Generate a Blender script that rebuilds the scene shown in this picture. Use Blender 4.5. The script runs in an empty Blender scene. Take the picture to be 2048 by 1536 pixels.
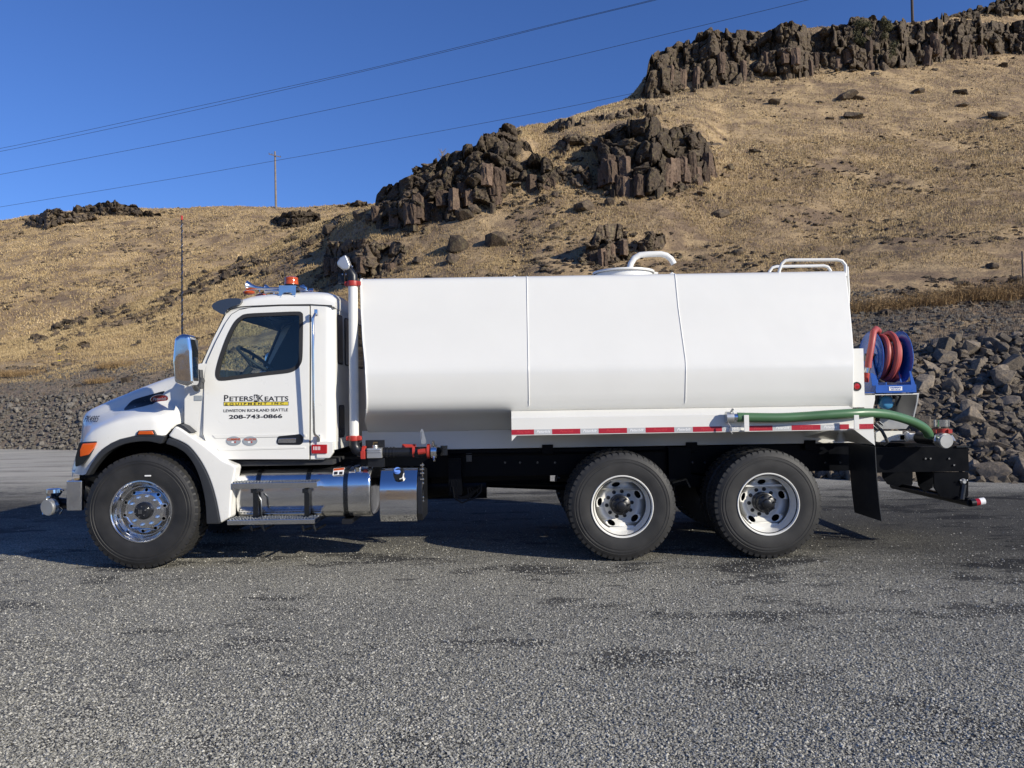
import bpy, bmesh, math, random
import numpy as np
from mathutils import Vector, Matrix, noise
from mathutils.bvhtree import BVHTree
from mathutils.geometry import tessellate_polygon
from math import sin, cos, pi, radians, tan, sqrt, atan2

scn = bpy.context.scene
col = scn.collection

# ------------------------------------------------------------------ camera
F = 1539.0; D = 7.58; CH = 1.6
PITCH, ROLL = 0.0214, 0.0165
_f = Vector((0, cos(PITCH), sin(PITCH))); _r0 = Vector((1, 0, 0)); _u0 = Vector((0, -sin(PITCH), cos(PITCH)))
_r = _r0 * cos(ROLL) - _u0 * sin(ROLL); _u = _u0 * cos(ROLL) + _r0 * sin(ROLL)
CAM = Vector((0, -D, CH))
cd = bpy.data.cameras.new('camera'); cam = bpy.data.objects.new('camera', cd); col.objects.link(cam)
m = Matrix((( _r.x, _u.x, -_f.x, CAM.x), (_r.y, _u.y, -_f.y, CAM.y), (_r.z, _u.z, -_f.z, CAM.z), (0, 0, 0, 1)))
cam.matrix_world = m
cd.sensor_width = 36; cd.lens = F / 2048 * 36; cd.clip_end = 2000; cd.clip_start = 0.05
scn.camera = cam

# ------------------------------------------------------------------ light
SUN = Vector((1.85, -1.29, 1.0)).normalized()
w = bpy.data.worlds.new('World'); scn.world = w; w.use_nodes = True
nt = w.node_tree; nt.nodes.clear()
sky = nt.nodes.new('ShaderNodeTexSky'); sky.sky_type = 'NISHITA'; sky.sun_disc = False
sky.sun_elevation = math.asin(SUN.z); sky.sun_rotation = atan2(SUN.x, SUN.y)
sky.altitude = 300; sky.air_density = 1.0; sky.dust_density = 0.2; sky.ozone_density = 4.5
hs = nt.nodes.new('ShaderNodeHueSaturation'); hs.inputs['Saturation'].default_value = 1.0
bg = nt.nodes.new('ShaderNodeBackground'); bg.inputs['Strength'].default_value = 0.106
wo = nt.nodes.new('ShaderNodeOutputWorld')
wb = nt.nodes.new('ShaderNodeMix'); wb.data_type = 'RGBA'; wb.blend_type = 'MULTIPLY'; wb.inputs[0].default_value = 1; wb.inputs[7].default_value = (.60, .775, 1.17, 1)
nt.links.new(sky.outputs[0], hs.inputs['Color']); nt.links.new(hs.outputs[0], wb.inputs[6]); nt.links.new(wb.outputs[2], bg.inputs[0]); nt.links.new(bg.outputs[0], wo.inputs[0])
sl = bpy.data.lights.new('sun', 'SUN'); sl.energy = 5.0; sl.angle = radians(0.5); sl.color = (1.0, 0.93, 0.79)
so = bpy.data.objects.new('sun', sl); col.objects.link(so)
so.rotation_euler = (-SUN).to_track_quat('-Z', 'Y').to_euler(); so.location = (30, -30, 40)
scn.view_settings.view_transform = 'Standard'; scn.view_settings.look = 'None'
scn.view_settings.exposure = 0.14; scn.view_settings.gamma = 1.0; scn.view_settings.use_curve_mapping = False

# ------------------------------------------------------------------ helpers
def W(px, py, Y):
    """world point on the plane y=Y seen at reference position px,py"""
    d = _f + _r * ((px - 1024) / F) + _u * ((768 - py) / F)
    return CAM + d * ((Y + D) / d.y)
def ray(px, py):
    return (_f + _r * ((px - 1024) / F) + _u * ((768 - py) / F)).normalized()

def tag(o, label=None, cat=None, group=None, kind=None):
    if label: o['label'] = label
    if cat: o['category'] = cat
    if group: o['group'] = group
    if kind: o['kind'] = kind
    return o
def empty(name, loc, parent=None):
    o = bpy.data.objects.new(name, None); col.objects.link(o); o.location = loc
    o.empty_display_size = .1
    if parent: o.parent = parent
    return o
def origin_of(o):
    v = Vector((0, 0, 0))
    while o: v += o.location; o = o.parent
    return v
def link(name, me, parent=None, loc=None):
    o = bpy.data.objects.new(name, me); col.objects.link(o)
    if parent: o.parent = parent
    if loc is not None: o.location = loc
    return o

class B:
    def __init__(s): s.v = []; s.f = []
    def add(s, vs, fs):
        n = len(s.v); s.v += [Vector(v) for v in vs]; s.f += [tuple(i + n for i in f) for f in fs]; return s
    def box(s, lo, hi, M=None):
        (a, b, c), (d, e, f) = lo, hi
        vs = [Vector(p) for p in ((a,b,c),(d,b,c),(d,e,c),(a,e,c),(a,b,f),(d,b,f),(d,e,f),(a,e,f))]
        if M: vs = [M @ v for v in vs]
        return s.add(vs, [(0,3,2,1),(4,5,6,7),(0,1,5,4),(1,2,6,5),(2,3,7,6),(3,0,4,7)])
    def tube(s, path, r, n=10, cap=True, closed=False):
        path = [Vector(p) for p in path]; m_ = len(path)
        rs = r if isinstance(r, (list, tuple)) else [r] * m_
        ref = None; vs = []; fs = []
        for i, p in enumerate(path):
            if closed: t = path[(i+1) % m_] - path[i-1]
            else: t = path[min(i+1, m_-1)] - path[max(i-1, 0)]
            if t.length < 1e-9: t = Vector((0,0,1))
            t.normalize()
            if ref is None:
                ref = t.orthogonal().normalized()
            ref = (ref - t * ref.dot(t)); ref = ref.normalized() if ref.length > 1e-6 else t.orthogonal().normalized()
            b = t.cross(ref)
            vs += [p + (ref * cos(2*pi*k/n) + b * sin(2*pi*k/n)) * rs[i] for k in range(n)]
        for i in range(m_ if closed else m_ - 1):
            a = i * n; c = ((i + 1) % m_) * n
            fs += [(a+k, a+(k+1) % n, c+(k+1) % n, c+k) for k in range(n)]
        if cap and not closed:
            fs.append(tuple(range(n-1, -1, -1))); fs.append(tuple((m_-1)*n + k for k in range(n)))
        return s.add(vs, fs)
    def cyl(s, p0, p1, r0, r1=None, n=20, cap=True):
        return s.tube([p0, p1], [r0, r0 if r1 is None else r1], n, cap)
    def lathe(s, prof, c, ax='y', n=48, closed=False):
        """prof: (r, along). axis through c."""
        c = Vector(c); vs = []; fs = []; m_ = len(prof)
        for (r, a) in prof:
            for k in range(n):
                u, v_ = r*cos(2*pi*k/n), r*sin(2*pi*k/n)
                vs.append(c + (Vector((u, a, v_)) if ax == 'y' else Vector((a, u, v_)) if ax == 'x' else Vector((u, v_, a))))
        for i in range(m_ - 1):
            fs += [(i*n+k, i*n+(k+1) % n, (i+1)*n+(k+1) % n, (i+1)*n+k) for k in range(n)]
        return s.add(vs, fs)
    def prism(s, out, y0, y1, holes=(), yf=None):
        """out: list of (x,z); extrude along y. yf(x,z) adds to y."""
        loops = [[Vector((p[0], p[1], 0)) for p in out]] + [[Vector((p[0], p[1], 0)) for p in h] for h in holes]
        tri = tessellate_polygon(loops)
        flat = [p for l in loops for p in l]; n = len(flat)
        g = yf or (lambda x, z: 0)
        vs = [Vector((p.x, y0 + g(p.x, p.y), p.y)) for p in flat] + [Vector((p.x, y1 + g(p.x, p.y), p.y)) for p in flat]
        fs = [tuple(t) for t in tri] + [tuple(i + n for i in reversed(t)) for t in tri]
        st = 0
        for l in loops:
            k = len(l)
            fs += [(st+i, st+(i+1) % k, st+(i+1) % k+n, st+i+n) for i in range(k)]
            st += k
        return s.add(vs, fs)
    def grid(s, rows, closed_u=False):
        """rows: list of rows of points, all the same length"""
        n = len(rows[0]); vs = [p for r in rows for p in r]; fs = []
        for i in range(len(rows) - 1):
            for k in range(n if closed_u else n - 1):
                fs.append((i*n+k, i*n+(k+1) % n, (i+1)*n+(k+1) % n, (i+1)*n+k))
        return s.add(vs, fs)
    def ball(s, c, r, n=12, sc=(1,1,1)):
        c = Vector(c); rows = []
        for i in range(n//2 + 1):
            t = pi*i/(n//2)
            rows.append([c + Vector((r*sc[0]*sin(t)*cos(2*pi*k/n), r*sc[1]*sin(t)*sin(2*pi*k/n), r*sc[2]*cos(t))) for k in range(n)])
        return s.grid(rows, True)
    def mesh(s, name, mat, org=Vector((0,0,0)), bevel=0, smooth=True, angle=35, merge=True, segs=2):
        me = bpy.data.meshes.new(name)
        me.from_pydata([tuple(v - org) for v in s.v], [], s.f)
        bm = bmesh.new(); bm.from_mesh(me)
        if merge: bmesh.ops.remove_doubles(bm, verts=bm.verts, dist=1e-5)
        bmesh.ops.dissolve_degenerate(bm, edges=bm.edges, dist=1e-6)
        bmesh.ops.recalc_face_normals(bm, faces=bm.faces)
        if bevel:
            bmesh.ops.dissolve_limit(bm, angle_limit=radians(1), verts=bm.verts, edges=bm.edges)
            es = [e for e in bm.edges if len(e.link_faces) == 2 and e.calc_face_angle(0) > radians(28)]
            bmesh.ops.bevel(bm, geom=es, offset=bevel, segments=segs, affect='EDGES', profile=.5, clamp_overlap=True)
            bmesh.ops.triangulate(bm, faces=[f for f in bm.faces if len(f.verts) > 4])
        bm.to_mesh(me); bm.free()
        if smooth:
            me.polygons.foreach_set('use_smooth', [True] * len(me.polygons))
            me.set_sharp_from_angle(angle=radians(angle))
        if mat: me.materials.append(mat)
        return me
    def build(s, name, mat, parent=None, **k):
        org = origin_of(parent) if parent else Vector((0,0,0))
        o = link(name, s.mesh(name, mat, org, **k), parent)
        if k.get('bevel'): md = o.modifiers.new('normals', 'WEIGHTED_NORMAL'); md.keep_sharp = True
        return o

def copy_obj(o, parent, dloc):
    c = o.copy(); col.objects.link(c); c.parent = parent
    if dloc is not None: c.location = o.location + Vector(dloc)
    return c

def text_obj(body, p, size, mat, parent, name='lettering', sx=1.0, shear=0, right=(1,0,0), up=(0,0,1), bold=0.0, align='CENTER', ext=.0008, space=1.0):
    cu = bpy.data.curves.new('t', 'FONT'); cu.body = body; cu.size = size; cu.shear = shear
    cu.align_x = align; cu.align_y = 'CENTER'; cu.offset = bold; cu.extrude = ext; cu.space_character = space; cu.resolution_u = 3
    to = bpy.data.objects.new('t', cu); col.objects.link(to)
    me = bpy.data.meshes.new_from_object(to.evaluated_get(bpy.context.evaluated_depsgraph_get()))
    bpy.data.objects.remove(to); bpy.data.curves.remove(cu)
    R, U = Vector(right).normalized(), Vector(up).normalized(); N = R.cross(U)
    org = Vector(p) - origin_of(parent)
    n = len(me.vertices); co = np.zeros(n*3); me.vertices.foreach_get('co', co); co = co.reshape(-1, 3)
    out = co[:, :1]*sx*np.array(R)[None] + co[:, 1:2]*np.array(U)[None] + co[:, 2:3]*np.array(N)[None] + np.array(org)[None]
    me.vertices.foreach_set('co', out.ravel()); me.update(); me.name = name
    me.materials.clear(); me.materials.append(mat)
    return link(name, me, parent)

# ------------------------------------------------------------------ materials
def nm(name):
    m_ = bpy.data.materials.new(name); m_.use_nodes = True
    return m_, m_.node_tree, m_.node_tree.nodes['Principled BSDF']
def N(t, kind, **kw):
    n = t.nodes.new(kind)
    for k, v in kw.items():
        if k in n.inputs: n.inputs[k].default_value = v
        else: setattr(n, k, v)
    return n
def coords(t): return t.nodes.new('ShaderNodeNewGeometry').outputs['Position']
def objc(t): return t.nodes.new('ShaderNodeTexCoord').outputs['Object']
def noise_(t, vec, scale, detail=4, rough=.55, dist=0):
    n = N(t, 'ShaderNodeTexNoise'); n.inputs['Scale'].default_value = scale; n.inputs['Detail'].default_value = detail
    n.inputs['Roughness'].default_value = rough; n.inputs['Distortion'].default_value = dist
    t.links.new(vec, n.inputs['Vector']); return n.outputs['Fac']
def vor(t, vec, scale, feat='F1', out='Color', rnd=1.0):
    n = N(t, 'ShaderNodeTexVoronoi'); n.feature = feat; n.inputs['Scale'].default_value = scale
    n.inputs['Randomness'].default_value = rnd
    t.links.new(vec, n.inputs['Vector']); return n.outputs[out]
def ramp(t, fac, stops, interp='LINEAR'):
    n = N(t, 'ShaderNodeValToRGB'); n.color_ramp.interpolation = interp
    e = n.color_ramp.elements
    while len(e) < len(stops): e.new(.5)
    for i, (p, c) in enumerate(stops):
        e[i].position = p; e[i].color = (c[0], c[1], c[2], 1) if not isinstance(c, (int, float)) else (c, c, c, 1)
    t.links.new(fac, n.inputs[0]); return n.outputs[0]
def mix(t, fac, a, b, mode='MIX'):
    n = N(t, 'ShaderNodeMix'); n.data_type = 'RGBA'; n.blend_type = mode
    for sock, v in ((n.inputs[0], fac), (n.inputs[6], a), (n.inputs[7], b)):
        if hasattr(v, 'links'): t.links.new(v, sock)
        elif isinstance(v, (tuple, list)): sock.default_value = (*v[:3], 1)
        else: sock.default_value = v
    return n.outputs[2]
def math_(t, op, a, b=0.0, clamp=False):
    n = N(t, 'ShaderNodeMath'); n.operation = op; n.use_clamp = clamp
    for sock, v in ((n.inputs[0], a), (n.inputs[1], b)):
        if hasattr(v, 'links'): t.links.new(v, sock)
        else: sock.default_value = v
    return n.outputs[0]
def vscale(t, vec, sc):
    n = N(t, 'ShaderNodeVectorMath'); n.operation = 'MULTIPLY'; t.links.new(vec, n.inputs[0]); n.inputs[1].default_value = sc; return n.outputs[0]
def bump(t, bs, h, strength=.5, dist=.01, prev=None):
    n = N(t, 'ShaderNodeBump'); n.inputs['Strength'].default_value = strength; n.inputs['Distance'].default_value = dist
    t.links.new(h, n.inputs['Height'])
    if prev is not None: t.links.new(prev, n.inputs['Normal'])
    if bs: t.links.new(n.outputs[0], bs.inputs['Normal'])
    return n.outputs[0]

def paint(name, c, rough=.3, metal=0, coat=0.0, dirt=.0, spec=.5, wav=0.0):
    m_, t, b = nm(name)
    g = objc(t)
    f = noise_(t, g, 2.2, 5)
    c2 = tuple(x * (1 - dirt) for x in c)
    t.links.new(mix(t, ramp(t, f, [(.35, 0.), (.7, 1.)]), c, c2), b.inputs['Base Color'])
    rr = noise_(t, g, 9, 4)
    t.links.new(math_(t, 'MULTIPLY_ADD', rr, .12) if False else ramp(t, rr, [(.3, max(0, rough - .05)), (.7, rough + .06)]), b.inputs['Roughness'])
    b.inputs['Metallic'].default_value = metal; b.inputs['Coat Weight'].default_value = coat
    b.inputs['Coat Roughness'].default_value = .08; b.inputs['Specular IOR Level'].default_value = spec
    if wav: bump(t, b, noise_(t, g, 3.0, 2), wav, .02)
    return m_
M = {}
M['white'] = paint('white_paint', (.76, .752, .71), .32, coat=.55, dirt=.03, wav=.05)
M['tankwhite'] = paint('tank_white_paint', (.735, .73, .69), .38, coat=.5, dirt=.03, wav=.07)
M['black'] = paint('black_frame_paint', (.012, .013, .016), .35, dirt=.3)
M['frame'] = paint('black_chassis_paint', (.0025, .003, .0045), .35, spec=.12)
M['plastic'] = paint('black_plastic', (.026, .028, .032), .45, dirt=.2)
M['seal'] = paint('dark_seal', (.02, .02, .022), .7)
M['chrome'] = paint('polished_metal', (.78, .78, .78), .06, metal=1, dirt=.08)
M['alu'] = paint('polished_aluminium', (.84, .84, .84), .14, metal=1, dirt=.15, wav=.10)
M['dullalu'] = paint('dull_aluminium', (.42, .42, .41), .42, metal=.9, dirt=.2)
M['strap'] = paint('strap_steel', (.10, .105, .11), .25, metal=1)
M['galv'] = paint('cast_aluminium', (.62, .62, .60), .38, metal=.8, dirt=.15)
M['red'] = paint('red_coupling_paint', (.42, .040, .028), .4, dirt=.2)
M['redlens'] = paint('red_lens', (.38, .010, .016), .12, coat=.6)
M['tapered'] = paint('red_reflective_tape', (.38, .018, .035), .35)
M['tapesil'] = paint('silver_reflective_tape', (.50, .51, .52), .35, dirt=.1)
M['tapemark_r'] = paint('tape_red_lettering', (.60, .06, .07), .35)
M['tapemark_s'] = paint('tape_white_lettering', (.82, .82, .82), .35)
M['orange'] = paint('amber_lens', (.62, .095, .008), .12, coat=.7, dirt=.5)
M['blue'] = paint('blue_reel_paint', (.022, .10, .42), .28, coat=.4, dirt=.15)
M['bluecap'] = paint('light_blue_cap', (.14, .28, .72), .45)
M['pumpblue'] = paint('blue_pump_paint', (.05, .22, .42), .35, dirt=.2)
M['green'] = paint('green_hose', (.070, .165, .075), .38, dirt=.25)
M['redhose'] = paint('red_hose_rubber', (.46, .085, .075), .5, dirt=.3)
M['yellow'] = paint('yellow_vinyl', (.75, .60, .06), .4)
M['ink'] = paint('black_vinyl', (.02, .02, .025), .4)
M['stick'] = paint('grey_oval_sticker', (.30, .33, .36), .35)
M['emblem'] = paint('dark_red_enamel', (.16, .012, .012), .2, coat=.6)
M['interior'] = paint('cab_interior_vinyl', (.035, .036, .04), .65, dirt=.2)
M['visor'] = paint('smoked_visor', (.03, .037, .055), .12, coat=.5)
M['brass'] = paint('brass', (.65, .45, .2), .3, metal=1)
M['whiteplastic'] = paint('white_plastic', (.75, .75, .74), .4)
def glass(name, tint, alpha=.5):
    m_ = bpy.data.materials.new(name); m_.use_nodes = True; t = m_.node_tree; t.nodes.clear()
    o = t.nodes.new('ShaderNodeOutputMaterial'); tr = t.nodes.new('ShaderNodeBsdfTransparent'); gl = t.nodes.new('ShaderNodeBsdfGlossy')
    tr.inputs[0].default_value = (*tint, 1); gl.inputs['Roughness'].default_value = .02
    fr = t.nodes.new('ShaderNodeFresnel'); gb = t.nodes.new('ShaderNodeNewGeometry'); t.links.new(math_(t, 'MULTIPLY_ADD', gb.outputs['Backfacing'], 0.6667 - 1.45), fr.inputs[0]); fr.inputs[0].links[0].from_node.inputs[2].default_value = 1.45
    mx = t.nodes.new('ShaderNodeMixShader'); t.links.new(fr.outputs[0], mx.inputs[0]); t.links.new(tr.outputs[0], mx.inputs[1]); t.links.new(gl.outputs[0], mx.inputs[2])
    t.links.new(mx.outputs[0], o.inputs[0]); return m_
M['glass'] = glass('tinted_window_glass', (.87, .93, .91))
def glossdark():
    m_, t, b = nm('dark_tinted_glass'); b.inputs['Base Color'].default_value = (.01, .013, .016, 1); b.inputs['Roughness'].default_value = .04
    return m_
M['darkglass'] = glossdark()
def rubber():
    m_, t, b = nm('tyre_rubber'); g = objc(t)
    f = noise_(t, g, 5, 6)
    c = mix(t, ramp(t, f, [(.35, 0.), (.7, 1.)]), (.012, .012, .0125), (.028, .027, .026))
    t.links.new(c, b.inputs['Base Color']); b.inputs['Roughness'].default_value = .62
    bump(t, b, noise_(t, g, 60, 3), .15, .004); return m_
M['rubber'] = rubber()

def rock_mat(name, dark, mid, light, lich=(.16, .16, .10), sc=1.0, amt=.5):
    m_, t, b = nm(name); g = coords(t)
    f1 = noise_(t, g, 1.1*sc, 8, .65); f2 = noise_(t, g, 7*sc, 8, .7)
    oi = t.nodes.new('ShaderNodeObjectInfo').outputs['Random']
    c = mix(t, ramp(t, f1, [(.3, 0.), (.7, 1.)]), dark, mid)
    c = mix(t, ramp(t, f2, [(.45, 0.), (.8, 1.)]), c, light)
    c = mix(t, math_(t, 'MULTIPLY', ramp(t, noise_(t, g, 2.7*sc, 6, .7), [(.52, 0.), (.66, 1.)]), amt), c, lich)
    c = mix(t, 1.0, c, ramp(t, oi, [(0, .62), (.5, 1.), (1, 1.35)]), 'MULTIPLY')
    t.links.new(c, b.inputs['Base Color']); b.inputs['Roughness'].default_value = .85
    b.inputs['Specular IOR Level'].default_value = .3
    p = bump(t, None, noise_(t, g, 3.5*sc, 8, .7), .8, .12/sc); bump(t, b, f2, .6, .03/sc, p)
    return m_
M['rock'] = rock_mat('basalt_outcrop_rock', (.038, .030, .024), (.100, .073, .052), (.21, .155, .10), (.22, .18, .10), 1.0, .7)
M['rockbrown'] = rock_mat('brown_column_basalt', (.060, .042, .032), (.135, .090, .064), (.23, .16, .11), (.20, .15, .09), 1.0, .3)
M['riprap'] = rock_mat('riprap_basalt', (.095, .082, .068), (.18, .15, .12), (.31, .25, .185), (.28, .21, .13), 2.2, .6)
M['rubble'] = rock_mat('grey_rubble', (.10, .092, .082), (.16, .145, .125), (.24, .215, .18), (.2, .17, .12), 2.2, .4)

def hill_mat(name, far=False):
    m_, t, b = nm(name); g = coords(t)
    k = .6 if far else 1.0
    n1 = noise_(t, g, .05*k, 6, .6); n2 = noise_(t, g, .35*k, 8, .65, .6); n3 = noise_(t, g, 2.4*k, 6, .7); n4 = noise_(t, g, 9*k, 4, .7)
    straw = mix(t, ramp(t, n1, [(.35, 0.), (.65, 1.)]), (0.559, 0.410, 0.227), (0.442, 0.319, 0.182))
    straw = mix(t, ramp(t, n4, [(.3, 0.), (.7, 1.)]), mix(t, .5, straw, (0.390, 0.273, 0.156)), straw)
    soil = mix(t, n3, (.165, .115, .076), (.29, .21, .14))
    c = mix(t, ramp(t, n2, [(.42, 0.), (.60, 1.)]), soil, straw)
    c = mix(t, math_(t, 'MULTIPLY', ramp(t, n3, [(.56, 0.), (.70, 1.)]), .62), c, (.11, .082, .052))
    # bare grey-brown scree low on the bank
    sep = t.nodes.new('ShaderNodeSeparateXYZ'); t.links.new(g, sep.inputs[0])
    if not far:
        zz = math_(t, 'ADD', sep.outputs[2], math_(t, 'MULTIPLY', n2, 2.2))
        low = ramp(t, math_(t, 'MULTIPLY', zz, .1), [(.36, 1.), (.58, 0.)])
        c = mix(t, low, c, mix(t, n4, (.16, .128, .10), (.29, .235, .185)))
    nrm = t.nodes.new('ShaderNodeNewGeometry').outputs['True Normal']
    sn = t.nodes.new('ShaderNodeSeparateXYZ'); t.links.new(nrm, sn.inputs[0])
    st = ramp(t, math_(t, 'ADD', sn.outputs[2], math_(t, 'MULTIPLY', math_(t, 'SUBTRACT', n3, .5), .25)), [(.42, 1.), (.56, 0.)])
    c = mix(t, st, c, mix(t, n4, (.045, .038, .034), (.13, .105, .082)))
    t.links.new(c, b.inputs['Base Color']); b.inputs['Roughness'].default_value = .95; b.inputs['Specular IOR Level'].default_value = .1
    p = bump(t, None, n3, .7, .30/k); bump(t, b, n4, .7, .10/k, p)
    return m_
M['hill'] = hill_mat('dry_grass_hillside'); M['farhill'] = hill_mat('far_dry_hillside', True)

def gravel_mat():
    m_, t, b = nm('gravel_lot'); g = coords(t)
    cc = vor(t, g, 88); cd_ = vor(t, g, 88, out='Distance')
    c2 = vor(t, g, 190)
    rn = N(t, 'ShaderNodeSeparateColor'); t.links.new(cc, rn.inputs[0])
    r2 = N(t, 'ShaderNodeSeparateColor'); t.links.new(c2, r2.inputs[0])
    st = ramp(t, rn.outputs[0], [(0, (0.190, 0.185, 0.163)), (.35, (0.308, 0.297, 0.260)), (.7, (0.398, 0.382, 0.332)), (.93, (0.526, 0.506, 0.439)), (1, (0.739, 0.715, 0.622))])
    st2 = ramp(t, r2.outputs[0], [(0, (0.146, 0.143, 0.126)), (.5, (0.349, 0.336, 0.292)), (1, (0.582, 0.558, 0.477))])
    c = mix(t, ramp(t, noise_(t, g, 3.0, 5), [(.4, 0.), (.62, 1.)]), st, st2)
    c = mix(t, ramp(t, cd_, [(.40, 0.), (.80, 1.)]), c, (.06, .06, .058))
    # long faint tone drifts
    c = mix(t, 1.0, c, ramp(t, noise_(t, vscale(t, g, (.35, 1.0, 1)), .7, 5, .6), [(.3, (.74, .74, .745)), (.7, (1.18, 1.16, 1.10))]), 'MULTIPLY')
    # dark bare patches where the binder shows
    pv = vscale(t, g, (1.0, 2.2, 1))
    pn = noise_(t, pv, .62, 8, .70)
    patch = ramp(t, math_(t, 'ADD', pn, math_(t, 'MULTIPLY', math_(t, 'SUBTRACT', rn.outputs[1], .5), .05)), [(.535, 0.), (.580, 1.)])
    c = mix(t, math_(t, 'MULTIPLY', patch, .85), c, mix(t, rn.outputs[1], (.022, .022, .023), (.055, .054, .053)))
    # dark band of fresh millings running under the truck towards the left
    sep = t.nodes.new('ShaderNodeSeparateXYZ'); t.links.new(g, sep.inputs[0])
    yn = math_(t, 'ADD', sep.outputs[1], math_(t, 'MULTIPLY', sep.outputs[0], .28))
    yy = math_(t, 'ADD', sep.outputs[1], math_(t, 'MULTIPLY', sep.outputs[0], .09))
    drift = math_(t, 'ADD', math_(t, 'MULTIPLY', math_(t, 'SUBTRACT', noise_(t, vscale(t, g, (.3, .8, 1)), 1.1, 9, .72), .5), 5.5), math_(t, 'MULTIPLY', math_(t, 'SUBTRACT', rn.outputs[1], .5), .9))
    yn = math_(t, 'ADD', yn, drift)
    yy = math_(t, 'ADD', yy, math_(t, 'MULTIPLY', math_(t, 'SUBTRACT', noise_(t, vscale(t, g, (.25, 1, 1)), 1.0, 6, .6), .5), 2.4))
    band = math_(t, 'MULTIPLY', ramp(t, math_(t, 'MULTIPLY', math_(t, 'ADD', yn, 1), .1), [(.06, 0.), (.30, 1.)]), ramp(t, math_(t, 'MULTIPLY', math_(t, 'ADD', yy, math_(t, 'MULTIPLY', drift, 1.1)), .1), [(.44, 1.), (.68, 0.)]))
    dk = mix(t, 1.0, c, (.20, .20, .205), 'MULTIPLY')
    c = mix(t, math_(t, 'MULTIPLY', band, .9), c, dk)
    # the beige worn strip beyond the band
    far = math_(t, 'MULTIPLY', ramp(t, math_(t, 'MULTIPLY', yy, .1), [(.55, 0.), (1.0, 1.)]), ramp(t, noise_(t, vscale(t, g, (.18, 1.1, 1)), 1.6, 6, .65), [(.35, .35), (.6, 1.)]))
    c = mix(t, math_(t, 'MULTIPLY', far, .9), c, (.52, .485, .41))
    t.links.new(c, b.inputs['Base Color']); b.inputs['Roughness'].default_value = .88; b.inputs['Specular IOR Level'].default_value = .25
    inv = math_(t, 'SUBTRACT', 1.0, cd_)
    h = math_(t, 'ADD', inv, math_(t, 'MULTIPLY', rn.outputs[2], .7))
    p = bump(t, None, h, .75, .008); p = bump(t, None, noise_(t, g, 240, 2), .3, .003, p)
    bump(t, b, noise_(t, g, 1.6, 6, .65), .5, .05, p)
    return m_
M['gravel'] = gravel_mat()

def var_mat(name, stops, rough=.9, attr='tint', trans=0):
    m_, t, b = nm(name)
    a = t.nodes.new('ShaderNodeAttribute'); a.attribute_name = attr
    t.links.new(ramp(t, a.outputs['Fac'], stops), b.inputs['Base Color']); b.inputs['Roughness'].default_value = rough
    b.inputs['Specular IOR Level'].default_value = .15
    return m_
M['straw'] = var_mat('dry_grass_blades', [(0, (0.203, 0.144, 0.081)), (.35, (0.338, 0.247, 0.131)), (.7, (0.455, 0.340, 0.180)), (1, (0.601, 0.465, 0.278))])
M['brush'] = var_mat('dry_brush_stems', [(0, (0.120, 0.078, 0.042)), (.5, (0.264, 0.174, 0.084)), (1, (0.456, 0.312, 0.156))])
M['twig'] = var_mat('dead_weed_stems', [(0, (.085, .062, .045)), (.5, (.20, .155, .11)), (1, (.36, .29, .21))])
M['leaf'] = var_mat('shrub_leaves', [(0, (.045, .045, .025)), (.5, (.095, .092, .05)), (1, (.16, .15, .085))])
M['pebble'] = var_mat('loose_pebbles', [(0, (0.116, 0.114, 0.101)), (.5, (0.349, 0.336, 0.292)), (.85, (0.539, 0.515, 0.445)), (1, (.52, .51, .475))])
M['wood'] = paint('weathered_pole_wood', (.24, .20, .165), .8, dirt=.4)
M['wooddark'] = paint('dark_pole_wood', (.075, .055, .045), .8, dirt=.4)
M['wire'] = paint('wire_grey', (.04, .045, .055), .5)

def tris_object(name, P3, tint, mat, parent=None):
    """P3: (n,3,3) array of triangles, tint (n,)"""
    n = len(P3); me = bpy.data.meshes.new(name)
    me.vertices.add(n*3); me.vertices.foreach_set('co', P3.astype(np.float32).ravel())
    me.loops.add(n*3); me.loops.foreach_set('vertex_index', np.arange(n*3, dtype=np.int32))
    me.polygons.add(n); me.polygons.foreach_set('loop_start', np.arange(0, n*3, 3, dtype=np.int32))
    me.update(calc_edges=True)
    at = me.attributes.new('tint', 'FLOAT', 'FACE'); at.data.foreach_set('value', tint.astype(np.float32))
    me.materials.append(mat)
    return link(name, me, parent)

# ================================================================== GROUND
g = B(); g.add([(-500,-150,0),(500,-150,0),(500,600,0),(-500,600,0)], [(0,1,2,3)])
tag(g.build('ground', M['gravel'], smooth=False), kind='structure')

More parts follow.
